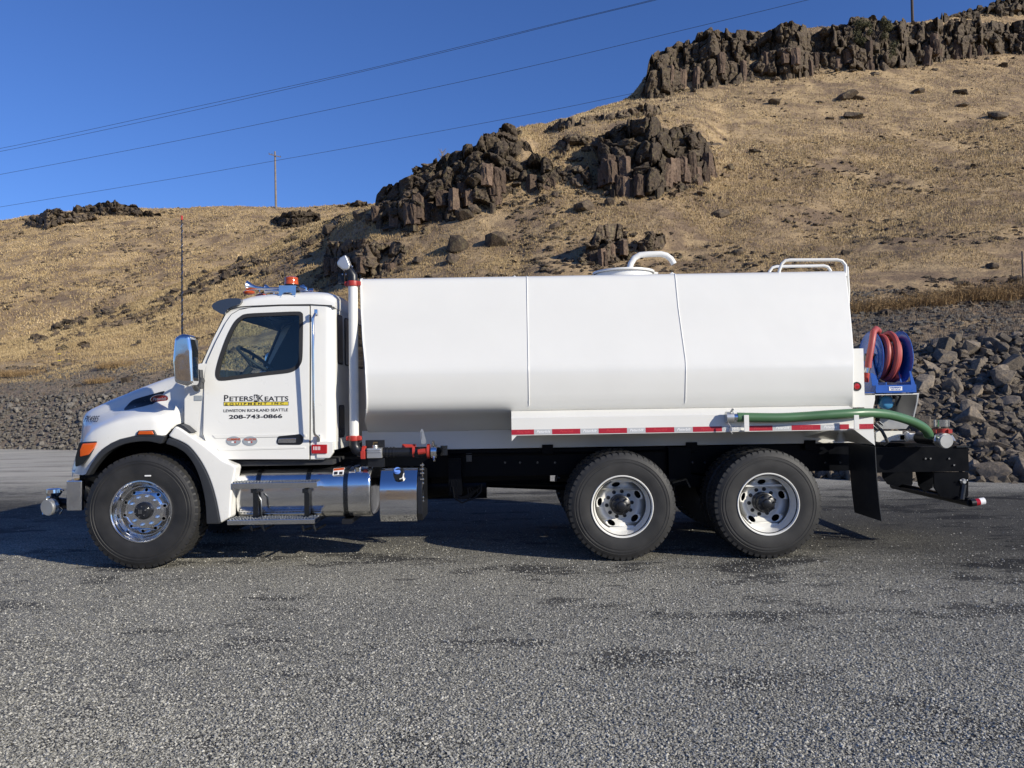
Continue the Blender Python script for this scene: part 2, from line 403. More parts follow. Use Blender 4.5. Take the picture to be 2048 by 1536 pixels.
# ================================================================== HILLS
NEAR = {  # reference column: [(distance, row) from the lot edge up to the back]
 -600:[(33,895),(36,800),(41,760),(48,735),(55,722),(60,715),(65,712),(68,710),(70,709)],
 0:   [(30.8,897),(34,790),(39,748),(46,722),(52,708),(57,700),(60,694),(62,690),(63,688)],
 250: [(28,902),(31.5,785),(37,730),(46,695),(54,665),(60,640),(65,622),(68,614),(69,612)],
 450: [(25.5,908),(29,775),(35,715),(44,660),(54,615),(62,580),(68,555),(72,543),(73,541)],
 650: [(23,914),(27,760),(33,700),(42,640),(50,580),(60,510),(67,465),(71,446),(72,444)],
 740: [(22,917),(26,755),(32,690),(41,625),(48,560),(55,450),(57,425),(60,416),(61,415)],
 850: [(21,920),(25,750),(31,680),(39,610),(46,540),(53,440),(56,352),(61,338),(62,337)],
 960: [(20,926),(24,747),(30,677),(38,603),(45,525),(52,412),(56,312),(61,300),(62,299)],
 1040:[(19,930),(24,744),(30,673),(38,597),(45,517),(52,405),(56,272),(61,258),(62,257)],
 1090:[(18.5,932),(23,740),(29,665),(37,590),(44,510),(52,395),(57,300),(70,256),(71,255)],
 1260:[(17,942),(22,735),(28,655),(36,580),(43,500),(52,385),(57,268),(86,197),(88,193)],
 1290:[(16.9,943),(22,735),(28,655),(36,580),(43,500),(52,385),(57,270),(86,192),(90,150)],
 1320:[(16.8,944),(22,735),(28,654),(36,579),(43,498),(52,384),(58,272),(86,189),(91,114)],
 1400:[(16.3,949),(21,730),(27,647),(36,567),(45,482),(55,368),(61,285),(87,170),(92,77)],
 1450:[(16,950),(21,728),(27,643),(36,563),(46,478),(57,362),(66,290),(88,164),(93,66)],
 1500:[(15.7,952),(21,726),(27,640),(36,560),(46,473),(58,358),(67,290),(88,160),(93,62)],
 1700:[(14.6,958),(20,715),(26,625),(36,545),(48,450),(60,340),(68,280),(90,140),(97,46)],
 1838:[(14.2,961),(19.8,708),(26,618),(36,534),(49,425),(62,320),(71,258),(93,128),(100,42)],
 2048:[(13.7,964),(19.5,700),(26,610),(36,520),(50,400),(64,300),(74,235),(98,103),(110,6)],
 2700:[(12.5,975),(18,690),(25,590),(36,470),(52,350),(66,230),(78,160),(105,60),(125,-70)],
}
cols = sorted(NEAR)
def profile(tab, px):
    ks = sorted(tab)
    px = max(ks[0], min(ks[-1], px))
    for a, b in zip(ks, ks[1:]):
        if px <= b:
            t = (px - a) / (b - a); return [(p[0]*(1-t)+q[0]*t, p[1]*(1-t)+q[1]*t) for p, q in zip(tab[a], tab[b])]
def fbm(x, y, s, o=4, seed=0):
    v = 0; a = 1; f = 1.0 / s
    for i in range(o):
        v += a * noise.noise((x*f + seed, y*f - seed, seed*.37 + i*3.1)); a *= .5; f *= 2.1
    return v
def hill_mesh(name, tab, x0, x1, nx, segs, mat, amp, back, first):
    rows = []
    for i in range(nx + 1):
        px = x0 + (x1 - x0) * i / nx
        pr = profile(tab, px); pts = []
        pr = [(pr[0][0] - first, None)] + pr + [(pr[-1][0] + back[0], 'b')]
        w3 = []
        for j, (d, py) in enumerate(pr):
            if py is None: q = W(px, pr[1][1], d - D); q.z = -1.0; 
            elif py == 'b': q0 = w3[-1]; q = q0 * 1.0; dirn = Vector((q0.x, q0.y + D, 0)).normalized(); q = q0 + dirn * back[0]; q.z = q0.z - back[1]
            else: q = W(px, py, d - D)
            w3.append(q)
        w3[1].z = -0.02
        for j in range(len(w3) - 1):
            k = segs[min(j, len(segs) - 1)]
            for s_ in range(k): pts.append(w3[j].lerp(w3[j+1], s_ / k))
        pts.append(w3[-1])
        rows.append(pts)
    # soften the kinks between control rows
    A = np.array([[tuple(p) for p in r] for r in rows])
    n1 = A.shape[1]
    lock = segs[0] + segs[1]
    for it in range(3):
        Z = A[:, :, 2].copy(); Z[1:-1, lock:-1] = (A[:-2, lock:-1, 2] + A[2:, lock:-1, 2] + A[1:-1, lock-1:-2, 2] + A[1:-1, lock+1:, 2] + 2*A[1:-1, lock:-1, 2]) / 6
        A[:, :, 2] = Z
    for i in range(A.shape[0]):
        for j in range(segs[0], n1):
            x, y, z = A[i, j]
            k = min(1.0, (j - segs[0]) / 25.0)
            A[i, j, 2] += k * amp * (fbm(x, y, 14, 3, 3)*.45 + fbm(x, y, 4.0, 3, 9)*.20 + abs(fbm(x, y, 1.3, 2, 5))*.16)
    nx1 = A.shape[0]
    vs = A.reshape(-1, 3); idx = np.arange(nx1*n1).reshape(nx1, n1)
    fs = np.stack([idx[:-1, :-1], idx[1:, :-1], idx[1:, 1:], idx[:-1, 1:]], -1).reshape(-1, 4)
    me = bpy.data.meshes.new(name)
    me.vertices.add(len(vs)); me.vertices.foreach_set('co', vs.astype(np.float32).ravel())
    me.loops.add(len(fs)*4); me.loops.foreach_set('vertex_index', fs.astype(np.int32).ravel())
    me.polygons.add(len(fs)); me.polygons.foreach_set('loop_start', np.arange(0, len(fs)*4, 4, dtype=np.int32))
    me.update(calc_edges=True); me.polygons.foreach_set('use_smooth', np.ones(len(fs), dtype=bool))
    me.materials.append(mat); o = link(name, me); tag(o, kind='structure')
    bvh = BVHTree.FromPolygons([Vector(v) for v in vs], [tuple(int(a) for a in f) for f in fs])
    return o, A, bvh
hill, HA, HB = hill_mesh('hillside', NEAR, -600, 2700, 400, [4, 26, 22, 24, 26, 28, 22, 24, 22, 8], M['hill'], 1.0, (18, 9), 2.5)
FAR = {
 -700:[(80,735),(100,640),(125,560),(150,500),(162,478)],
 0:   [(84,722),(104,610),(128,520),(150,463),(160,441)],
 60:  [(84,720),(104,605),(128,515),(150,455),(160,430)],
 150: [(84,715),(104,600),(128,510),(150,440),(160,417)],
 280: [(84,710),(104,595),(128,505),(150,438),(160,416)],
 552: [(84,700),(104,590),(128,500),(150,433),(158,413)],
 740: [(84,690),(104,580),(128,495),(150,430),(158,408)],
 1300:[(84,640),(104,560),(128,480),(150,425),(158,400)],
}
farh, FA, FB = hill_mesh('far_hill', FAR, -700, 1300, 260, [3, 40, 40, 36, 20, 6], M['farhill'], 1.2, (30, 8), 6)

def on_hill(px, py, bvh=HB):
    d = ray(px, py); h = bvh.ray_cast(CAM, d)
    if h[0] is None: return None
    return h[0], h[1] if h[1].z > 0 else -h[1]
def drop(x, y, bvh=HB):
    h = bvh.ray_cast(Vector((x, y, 200)), Vector((0, 0, -1)))
    return h[0]
#--PART2--
# ================================================================== ROCKS
rng = random.Random(11); npr = np.random.default_rng(5)
def hull_mesh(name, pts, mat, bev=0.0):
    bm = bmesh.new()
    for p in pts: bm.verts.new(p)
    r = bmesh.ops.convex_hull(bm, input=bm.verts)
    bmesh.ops.delete(bm, geom=[v for v in bm.verts if not v.link_faces], context='VERTS')
    bmesh.ops.dissolve_limit(bm, angle_limit=radians(9), verts=bm.verts, edges=bm.edges)
    if bev: bmesh.ops.bevel(bm, geom=bm.edges[:], offset=bev, segments=1, affect='EDGES', clamp_overlap=True)
    bmesh.ops.triangulate(bm, faces=bm.faces)
    bmesh.ops.recalc_face_normals(bm, faces=bm.faces)
    me = bpy.data.meshes.new(name); bm.to_mesh(me); bm.free(); me.materials.append(mat); return me
def stone_pts(r, n=17, sq=.80):
    out = []
    for i in range(n):
        v = Vector((r.gauss(0, 1), r.gauss(0, 1), r.gauss(0, 1))).normalized()
        k = max(abs(v.x), abs(v.y), abs(v.z)); v = v * (1 - sq + sq / k) * r.uniform(.42, .52)
        out.append(v)
    return out
def column_pts(r):
    n = r.choice([5, 6, 6, 7]); out = []
    tilt = (r.uniform(-.16, .16), r.uniform(-.16, .16))
    for lev, s in ((-.5, 1.0), (0, 1.06), (.44, 1.0), (.5, .86)):
        for k in range(n):
            a = 2*pi*k/n + r.uniform(-.16, .16); rr = .5 * s * r.uniform(.9, 1.08)
            x, y = rr*cos(a), rr*sin(a)
            out.append(Vector((x, y, lev + (x*tilt[0] + y*tilt[1] if lev > .1 else 0))))
    return out
def rounded_pts(r, n=34):
    out = []
    for i in range(n):
        v = Vector((r.gauss(0, 1), r.gauss(0, 1), r.gauss(0, 1))).normalized()
        out.append(Vector((v.x*.5, v.y*.5, v.z*.5)) * r.uniform(.86, 1.02))
    return out
STONE = [hull_mesh('stone', stone_pts(rng), M['riprap'], .02) for _ in range(14)]
GSTONE = [hull_mesh('stone', stone_pts(rng), M['rubble']) for _ in range(10)]
BLOCK = [hull_mesh('rock_block', stone_pts(rng, 16, .95), M['rock'], .03) for _ in range(10)]
COLM = [hull_mesh('rock_column', column_pts(rng), M['rock'], .02) for _ in range(8)]
def craggy(name, pts, mat, seed, cuts=2, amp=.09):
    bm = bmesh.new()
    for p in pts: bm.verts.new(p)
    bmesh.ops.convex_hull(bm, input=bm.verts)
    bmesh.ops.delete(bm, geom=[v for v in bm.verts if not v.link_faces], context='VERTS')
    bmesh.ops.triangulate(bm, faces=bm.faces)
    for _ in range(cuts): bmesh.ops.subdivide_edges(bm, edges=[e for e in bm.edges if e.calc_length() > .16], cuts=1, use_grid_fill=True)
    bmesh.ops.triangulate(bm, faces=bm.faces); bmesh.ops.recalc_face_normals(bm, faces=bm.faces); bm.normal_update()
    for v in bm.verts:
        c = v.co; q = Vector((c.x*3.2, c.y*3.2, c.z*1.6)) + Vector((seed*7.1, 0, 0))
        d0 = noise.voronoi(q)[0]; crack = min(1, (d0[1]-d0[0])*2.6) - 1
        d = crack*1.1 + noise.noise(c*5 + Vector((seed, seed, 0)))*.6 + noise.noise(c*11 + Vector((0, seed, 0)))*.3
        v.co = c + v.normal*amp*d + Vector((noise.noise(c*2.2+Vector((seed, 0, 9))), noise.noise(c*2.2+Vector((9, seed, 0))), 0))*amp*1.1
    me = bpy.data.meshes.new(name); bm.to_mesh(me); bm.free(); me.materials.append(mat); return me
BLOCK = [craggy('rock_block', stone_pts(rng, 16, .97), M['rock'], i*1.3+1) for i in range(10)]
COLM = [craggy('rock_column', column_pts(rng), M['rockbrown'], i*1.7+3, amp=.06) for i in range(8)]
BOULD = [hull_mesh('boulder', stone_pts(rng, 20, .6), M['rock'], .03) for _ in range(8)]

def mesh_arrays(me):
    n = len(me.vertices); co = np.zeros(n*3); me.vertices.foreach_get('co', co)
    f = np.zeros(len(me.polygons)*3, dtype=int); me.polygons.foreach_get('vertices', f)
    return co.reshape(-1, 3)[f.reshape(-1, 3)]
def rand_rot(n, r):
    q = r.normal(size=(n, 4)); q /= np.linalg.norm(q, axis=1)[:, None]
    a, b_, c, d = q.T
    return np.stack([1-2*(c*c+d*d), 2*(b_*c-a*d), 2*(b_*d+a*c), 2*(b_*c+a*d), 1-2*(b_*b_+d*d), 2*(c*d-a*b_), 2*(b_*d-a*c), 2*(c*d+a*b_), 1-2*(b_*b_+c*c)], -1).reshape(-1, 3, 3)
def scatter_mesh(name, protos, pts, sizes, mat, parent=None, flat=.75, seed=1, tint=None):
    r = np.random.default_rng(seed); out = []; tt = []
    which = r.integers(0, len(protos), len(pts)); org = np.array(origin_of(parent)) if parent else np.zeros(3)
    R = rand_rot(len(pts), r)
    for k, me in enumerate(protos):
        T = mesh_arrays(me); s = np.where(which == k)[0]
        if not len(s): continue
        sc_ = sizes[s][:, None] * r.uniform(.7, 1.25, (len(s), 3))
        v = T.reshape(-1, 3)[None] * sc_[:, None, :]
        v = np.einsum('nij,nkj->nki', R[s], v); v[:, :, 2] *= flat
        v += (pts[s] - org)[:, None, :]
        out.append(v.reshape(-1, 3, 3)); tt.append(np.repeat(r.uniform(0, 1, len(s)), len(T)))
    return tris_object(name, np.concatenate(out), np.concatenate(tt), mat, parent)
M['rubblestuff'] = M['rubble']

# grid sampling of the hillside: (i, j) float coordinates
gx, gn = HA.shape[0], HA.shape[1]
def sample_grid(A, i, j):
    i0 = np.clip(i.astype(int), 0, A.shape[0]-2); j0 = np.clip(j.astype(int), 0, A.shape[1]-2); fi = (i-i0)[:, None]; fj = (j-j0)[:, None]
    return (A[i0, j0]*(1-fi)+A[i0+1, j0]*fi)*(1-fj) + (A[i0, j0+1]*(1-fi)+A[i0+1, j0+1]*fi)*fj
def grid_normals(A):
    dx = np.gradient(A, axis=0); dy = np.gradient(A, axis=1); n = np.cross(dx, dy); n /= np.linalg.norm(n, axis=2)[:, :, None] + 1e-9
    n[n[:, :, 2] < 0] *= -1; return n
HN = grid_normals(HA); FN = grid_normals(FA)
J0 = 4; J1 = 30; J2 = 52   # lot edge, bank top, brush line
def i_of(px): return (np.asarray(px) + 600) / 3300 * (gx-1)

# ---- riprap bank, right, and grey rubble bank, left
def bank(label, name, cat, x0, x1, nbig, smin, smax, protos, mat, nsmall, ssmall, seed, xvis, jf=1.0):
    r = np.random.default_rng(seed)
    A_ = sample_grid(HA, i_of(r.uniform(*xvis, 1)), np.array([8.0]))[0]
    root = tag(empty(name, (float(A_[0]), float(A_[1]), 0)), label, cat)
    px = r.uniform(xvis[0], xvis[1], nbig*6); j = J0 - .5 + (J1+.5-J0) * jf * r.uniform(0, 1, nbig*6)
    P_ = sample_grid(HA, i_of(px), j)
    order = np.argsort(-r.uniform(0, 1, len(P_))); chosen = []; 
    szs = np.sort(smin + (smax - smin) * r.power(.45, nbig))[::-1]
    pts = []
    k = 0
    for idx in order:
        if k >= nbig: break
        p = P_[idx]; s = szs[k]
        if all((p[0]-q[0])**2 + (p[1]-q[1])**2 + (p[2]-q[2])**2 > (.36*(s+t))**2 for q, t in pts): pts.append((p, s)); k += 1
    nr = random.Random(seed)
    for p, s in pts:
        o = link('stone', protos[nr.randrange(len(protos))], root)
        o.location = Vector(p) + Vector((0, -.18*s, .10*s)) - root.location
        o.rotation_euler = (nr.uniform(0, 6.3), nr.uniform(0, 6.3), nr.uniform(0, 6.3))
        o.scale = (s*nr.uniform(.8, 1.35), s*nr.uniform(.8, 1.2), s*nr.uniform(.62, 1.0))
    px = r.uniform(x0, x1, nsmall); j = J0 - 1.0 + (J1+2-J0) * jf * r.beta(1, 1.25, nsmall)
    Q = sample_grid(HA, i_of(px), j); Q[:, 2] += r.uniform(-.03, .07, nsmall)
    st = scatter_mesh('rubble', GSTONE, Q, r.uniform(ssmall[0], ssmall[1], nsmall) , mat, root, seed=seed)
    st['kind'] = 'stuff'
bank('bank of broken brown basalt riprap blocks rising behind the back of the tanker', 'riprap_bank', 'rock bank', 1350, 2400, 300, .19, .56, STONE, M['riprap'], 5200, (.10, .30), 3, (1600, 2230))
bank('long bank of small grey rubble along the lot edge at left', 'rubble_bank', 'rock bank', -500, 1350, 290, .12, .28, GSTONE, M['rubble'], 9500, (.05, .17), 4, (-60, 240), .95)

# ---- basalt outcrops built of blocks and columns
def inpoly(x, y, poly):
    c = False; n = len(poly)
    for i in range(n):
        (x0, y0), (x1, y1) = poly[i], poly[i-1]
        if (y0 > y) != (y1 > y) and x < (x1-x0)*(y-y0)/(y1-y0)+x0: c = not c
    return c
def envelope(poly, px):
    ys = []
    n = len(poly)
    for i in range(n):
        (x0, y0), (x1, y1) = poly[i], poly[i-1]
        if (x0 > px) != (x1 > px): ys.append(y0 + (y1-y0)*(px-x0)/(x1-x0))
    return (min(ys), max(ys)) if len(ys) >= 2 else None
def outcrop(label, poly, step, rowh, cap, colfrac, seed, bvh=HB, cw=.9, ch=1.9, dep=.55, cat='rock outcrop', group=None, res=2.2, rough=1.0):
    """one continuous craggy rock face (ledges, cracks, buttresses) with loose columns and blocks standing out of it"""
    r = random.Random(seed); xs = [p[0] for p in poly]; x0, x1 = min(xs), max(xs)
    colsx = []; px = x0 + .5
    while px < x1 - .4: colsx.append(px); px += res
    base = []
    for px in colsx:
        e = envelope(poly, px)
        if not e: base.append(None); continue
        yt, yb = e; h = on_hill(px, yb, bvh)
        k = 0
        while h is None and k < 12: k += 1; h = on_hill(px, yb + 4*k, bvh)
        base.append((h[0], yt) if h else None)
    ok = [i for i, b_ in enumerate(base) if b_]
    if len(ok) < 3: return None
    base = base[ok[0]:ok[-1]+1]; colsx = colsx[ok[0]:ok[-1]+1]
    for i in range(len(base)):
        if base[i] is None: base[i] = base[i-1]
    D0 = [b_[0].y + D for b_ in base]
    sm = [sum(D0[max(0, i-6):i+7])/len(D0[max(0, i-6):i+7]) for i in range(len(D0))]
    Hs = [];
    for i, (pb, yt) in enumerate(base):
        top = W(colsx[i], yt, sm[i] + .3 - D); H = max(.15, top.z - pb.z); top = W(colsx[i], yt, sm[i] + dep*H - D); Hs.append(max(.15, (top.z - pb.z)*(.35 + .65*min(1.0, min(i, len(base)-1-i) / max(2.0, len(base)*.03)))))
    Hmax = max(Hs); nv = max(8, int(Hmax / sm[0] * F / (res*1.1))); rows = []
    endf = lambda i: min(1.0, min(i, len(base)-1-i) / max(2.0, len(base)*.035))
    for i, (pb, yt) in enumerate(base):
        H = Hs[i]; row = []; dirv = Vector((pb.x, pb.y + D, 0)).normalized(); ef = endf(i)
        bt = noise.noise((pb.x/(cw*4.2), seed*1.7, 0)) + .45*noise.noise((pb.x/(cw*2.1), seed*.9, 4))
        for j in range(nv + 1):
            t = j/nv; z = H*t; X = pb.x
            # ledges: the face steps back every couple of metres
            lh = ch*1.25; q = z/lh + .5*noise.noise((X/(cw*4), seed, 0)); fl = math.floor(q); fr = q - fl
            led = (fl + min(1, max(0, (fr-.82)/.18))) * lh * dep
            lx = X + fl*37.1
            vp = Vector((lx/cw + .35*noise.noise((X*.9, z*.9, seed)), z/ch + .3*noise.noise((X*.7, z*.7, 7)), seed*3.3))
            dd_, pp = noise.voronoi(vp); crack = min(1.0, (dd_[1]-dd_[0])*3.2)
            cid = noise.cell(pp[0]*9.7)
            disp = (cid*.75 + .42*crack)*cw + bt*cw*2.5*(.6+.4*t)
            disp += rough*(.22*noise.fractal((X*1.6, z*2.4, seed), .8, 2.1, 4) + .10*noise.noise((X*6, z*9, seed)))*cw
            disp *= ef
            d = max(0.0, min(led, H*dep)) - disp - .15*cw
            P_ = Vector((pb.x, pb.y, 0)) + dirv*(sm[i] - D0[i])*0 + dirv*d
            row.append(Vector((P_.x, P_.y, pb.z - .25*cw + z*(1 + .25*cw/H) + ef*.22*cw*(noise.noise((X*1.3/cw, z, seed)) + noise.cell((lx/cw*1.1, 3, seed))*.35)*t)))
            row[-1].z -= (1-ef)*(H*.9 + .5*cw)
        last = row[-1]; back = []
        for k in range(1, 5):
            q = last + dirv*(k*.9*cw + .2*k*k); q.z = last.z - .06*k*k*cw + .12*cw*noise.noise((q.x, q.y, seed)); back.append(q)
        back[-1].z -= 2.5*cw; back[-2].z -= .3*cw
        low = row[0] + Vector((0, 0, -.8*cw)); rows.append([low] + row + back)
    org = base[len(base)//2][0].copy()
    root = tag(empty('basalt_outcrop', org), label, cat, group)
    b = B(); b.grid(rows); o = b.build('rock_face', M['rock'], root, smooth=False, merge=False)
    # standing columns and loose blocks
    n = len(rows)
    for k in range(cap):
        i = r.randrange(2, n-2) if n > 6 else n//2; foot = r.random() < .55
        j = int(nv*(r.uniform(.0, .30) if foot else r.uniform(.3, 1.0))); p = rows[i][1+j]
        cl = foot and r.random() < colfrac*1.5; H = Hs[i]
        if cl and H > 2.2*cw:
            me = COLM[r.randrange(8)]; o = link('rock_column', me, root); hh = min(H*.5, ch*r.uniform(.7, 1.15))
            o.location = p + Vector((0, .12*cw, hh*.22)) - org; o.scale = (cw*r.uniform(.75, 1.1), cw*r.uniform(.8, 1.1), hh); o.rotation_euler = (r.uniform(-.07, .07), r.uniform(-.07, .07), r.uniform(-.6, .6))
        else:
            me = BLOCK[r.randrange(10)]; o = link('rock_block', me, root); s = cw*r.uniform(.5, 1.15)*min(1, H/cw)
            o.location = p + Vector((0, .22*s, 0)) - org; o.scale = (s*r.uniform(.9, 1.7), s*1.2, s*r.uniform(.6, 1.2)); o.rotation_euler = (r.uniform(-.25, .25), r.uniform(-.25, .25), r.uniform(-.9, .9))
    for k in range(int(cap*1.1)):
        px = r.uniform(colsx[0]-14, colsx[-1]+14); e = envelope(poly, min(max(px, colsx[0]+1), colsx[-1]-1))
        if not e: continue
        py = e[1] + abs(r.gauss(0, 1))*(12 if cw > .55 else 6) if r.random() < .7 else e[0] - abs(r.gauss(0, 1))*5
        h = on_hill(px, py, bvh)
        if not h: continue
        s = cw*(.18 + .6*r.random()**3); o = link('rock_block', BLOCK[r.randrange(10)], root)
        o.location = h[0] + Vector((0, 0, .1*s)) - org; o.scale = (s*r.uniform(.9, 1.7), s*1.1, s*r.uniform(.5, .9)); o.rotation_euler = (r.uniform(-.4, .4), r.uniform(-.4, .4), r.uniform(0, 6.3))
    return root
outcrop('big dark stepped crag left of centre capped by a square block against the sky', [(738, 440), (745, 395), (768, 378), (822, 368), (832, 340), (865, 330), (900, 312), (955, 303), (972, 270), (1015, 250), (1045, 248), (1062, 285), (1080, 318), (1150, 330), (1196, 345), (1196, 372), (1120, 378), (1020, 410), (955, 408), (850, 442), (790, 448)], 24, 25, 70, .5, 21, cw=.95, ch=1.5)
outcrop('wide brown crag with vertical columns at its foot, right end of the middle rock band', [(1180, 290), (1215, 262), (1300, 250), (1345, 262), (1385, 258), (1408, 272), (1426, 305), (1440, 345), (1437, 352), (1400, 368), (1330, 375), (1300, 388), (1230, 384), (1196, 372), (1205, 330)], 24, 25, 45, .6, 22, cw=.9, ch=1.6)
outcrop('long dark cliff of basalt columns on the skyline at upper right', [(1268, 196), (1270, 178), (1284, 155), (1300, 128), (1320, 108), (1357, 84), (1407, 71), (1457, 63), (1498, 60), (1573, 66), (1655, 58), (1701, 45), (1738, 41), (1780, 38), (1838, 52), (1925, 50), (2060, 48), (2200, 30), (2200, 90), (2060, 104), (1945, 112), (1862, 126), (1800, 136), (1697, 140), (1635, 146), (1531, 155), (1448, 165), (1386, 172), (1324, 190)], 17.5, 19, 90, .45, 23, cw=1.05, ch=2.4, dep=.4)
outcrop('thin dark ledge topping the skyline at the upper right corner', [(1875, 38), (1925, 24), (1985, 6), (2060, 0), (2200, -30), (2200, 0), (2060, 24), (1980, 30), (1925, 36)], 18, 14, 30, .2, 24, cw=1.2, ch=1.2)
outcrop('low dark outcrop just behind the spray head above the cab', [(645, 545), (650, 505), (680, 488), (740, 486), (800, 484), (822, 510), (805, 530), (760, 552), (700, 560)], 21, 22, 34, .5, 25, cw=.75, ch=1.1)
outcrop('small weathered outcrop above the tank left of the fill pipe', [(1160, 525), (1180, 485), (1200, 458), (1240, 452), (1262, 480), (1255, 515), (1200, 528)], 22, 20, 20, .4, 26, cw=.6, ch=1.0)
outcrop('low line of blocks right of the small outcrop above the tank', [(1270, 495), (1300, 470), (1335, 472), (1330, 492), (1290, 505)], 18, 15, 10, .4, 27, cw=.5, ch=.7)
outcrop('narrow ledge of short columns on the slope just left below the skyline cliff', [(1085, 262), (1110, 246), (1180, 232), (1265, 215), (1330, 212), (1330, 228), (1260, 236), (1180, 246), (1110, 262)], 15, 12, 30, .4, 28, cw=.6, ch=.8)
outcrop('grey slabby patch among grass above the wide brown crag', [(1105, 290), (1140, 268), (1195, 270), (1190, 290), (1130, 304)], 19, 15, 10, .2, 29, cw=.7, ch=.8)
outcrop('row of tilted dark rocks on the left hill skyline', [(140, 424), (160, 412), (232, 406), (275, 412), (285, 424), (330, 428), (330, 434), (240, 430)], 14, 8, 24, .1, 30, FB, cw=1.3, ch=1.3)
outcrop('lichen covered rock patch near the left end of the far hill', [(45, 450), (60, 432), (95, 424), (180, 430), (200, 440), (110, 448), (95, 458)], 14, 9, 18, .1, 31, FB, cw=1.3, ch=1.2, dep=1.2)
outcrop('dark low ledges near the top of the far hill below the wooden pole', [(520, 440), (600, 430), (640, 428), (645, 440), (590, 450), (560, 452)], 14, 8, 16, .1, 32, FB, cw=1.2, ch=.9, dep=1.3)
outcrop('small dark ledge on the skyline between far hill and crag', [(672, 413), (700, 406), (740, 405), (738, 412)], 11, 6, 8, .1, 33, FB, cw=1.2, ch=.8)
def spine(label, pts, n, lo, hi, seed, spread, bvh=HB):
    r = random.Random(seed); root = None
    for k in range(n):
        t = r.uniform(0, len(pts)-1.001); i = int(t); f_ = t-i
        px = pts[i][0]*(1-f_)+pts[i+1][0]*f_; py = pts[i][1]*(1-f_)+pts[i+1][1]*f_ + r.gauss(0, spread)
        h = on_hill(px, py, bvh)
        if not h: continue
        if root is None: root = tag(empty('basalt_outcrop', h[0]), label, 'rock outcrop')
        sz = lo + (hi-lo)*r.random()**2.2; o = link('rock_block', BLOCK[r.randrange(10)], root)
        o.location = h[0] + Vector((0, 0, .12*sz)) - root.location; o.scale = (sz*r.uniform(.9, 1.6), sz, sz*r.uniform(.5, .95)); o.rotation_euler = (r.uniform(-.5, .5), r.uniform(-.5, .5), r.uniform(0, 6.3))
spine('broken rocky spine running down the ridge left of the antenna', [(40, 700), (150, 648), (215, 622), (262, 610)], 90, .25, 1.0, 34, 9)
spine('second thin line of stones low on the slope left of the antenna', [(60, 705), (170, 672), (250, 640), (330, 628)], 60, .2, .7, 36, 8)
spine('scattered grey spine of rocks on the ridge between the antenna and the cab beacon', [(300, 608), (400, 572), (470, 545), (560, 512), (640, 478)], 130, .25, 1.1, 35, 13)
# ---- single boulders
BL = [
 (992, 478, 42, 'tall pointed boulder alone on the slope above the tank'),
 (912, 488, 44, 'squat pale topped boulder left of the tall pointed boulder'),
 (905, 516, 26, 'flat dark stone just below the squat boulder above the tank'),
 (1168, 410, 40, 'big tilted boulder on the grass below the brown crag'),
 (1440, 424, 30, 'flat topped boulder in the grass right of the tilted boulder'),
 (1218, 404, 22, 'low grey stone beside the big tilted boulder'),
 (930, 428, 36, 'rounded boulder at the foot of the stepped crag'),
 (950, 420, 24, 'dark boulder close right of the rounded one at the crag foot'),
 (1548, 199, 34, 'mossy oval boulder high on the right slope'),
 (1692, 182, 60, 'largest slabby boulder high on the right slope'),
 (1716, 190, 34, 'second slab leaning on the largest boulder of the right slope'),
 (1705, 222, 50, 'low broad boulder below the leaning slabs'),
 (1660, 233, 22, 'thin dark slab left of the low broad boulder'),
 (1640, 200, 20, 'small boulder between the mossy one and the slabs'),
 (1925, 205, 30, 'brown boulder on the upper right slope near the picture edge'),
 (1920, 180, 34, 'long dark ledge stone under the right end of the cliff'),
 (1995, 222, 52, 'broad dark rock heap low under the cliff at far right'),
 (1835, 178, 30, 'earthy low boulder under the right half of the cliff'),
 (2005, 128, 22, 'round boulder just below the cliff at the right'),
 (1508, 298, 26, 'grey stone in dry grass right of the brown crag'),
 (1462, 332, 24, 'dark stone by the right foot of the brown crag'),
 (1985, 530, 24, 'dark clump of stone above the brush line at right'),
 (2032, 556, 26, 'dark rock above the brush line at the right edge'),
 (1110, 452, 20, 'small rock between the tilted boulder and the tall pointed one'),
 (1235, 455, 22, 'stone right above the small weathered outcrop'),
 (660, 458, 26, 'round dark boulder on the ridge left of the stepped crag'),
 (722, 428, 30, 'dark boulder at the left foot of the stepped crag'),
 (172, 692, 16, 'single dark stone on the lower left slope'),
 (268, 690, 13, 'left one of two dark stones near the antenna foot'),
 (279, 685, 12, 'right one of two dark stones near the antenna foot'),
 (111, 728, 13, 'dark pointed stone beside the yellow marked stake'),
 (152, 771, 14, 'pale tan stone on the scree in front of the hood'),
 (255, 759, 19, 'dark flat stone just above the hood line'),
 (838, 520, 20, 'small stone left of the squat boulder above the tank'),
 (1475, 505, 22, 'small stone behind the tank right of the fill pipe'),
 (1690, 505, 18, 'small stone above the ladder rails'),
]
for i, (px, py, wpx, lab) in enumerate(BL):
    h = on_hill(px, py + wpx*.25)
    if not h: continue
    s = (.8 if py < 240 and px > 1450 else 1.0) * wpx / F * (h[0].y + D) * (1.15 if py > 300 or py < 135 else 1.0); flatk = 1.0 if py > 300 else .55
    o = link('boulder', BOULD[i % len(BOULD)]); o.location = h[0] + Vector((0, 0, .12*s*flatk))
    rr = random.Random(i*7+3); o.rotation_euler = (rr.uniform(-.4, .4), rr.uniform(-.4, .4), rr.uniform(0, 6.28)); o.scale = (s*rr.uniform(.95, 1.3), s, s*rr.uniform(.6, .95)*flatk)
    tag(o, lab, 'boulder', 'boulders on the hillside')

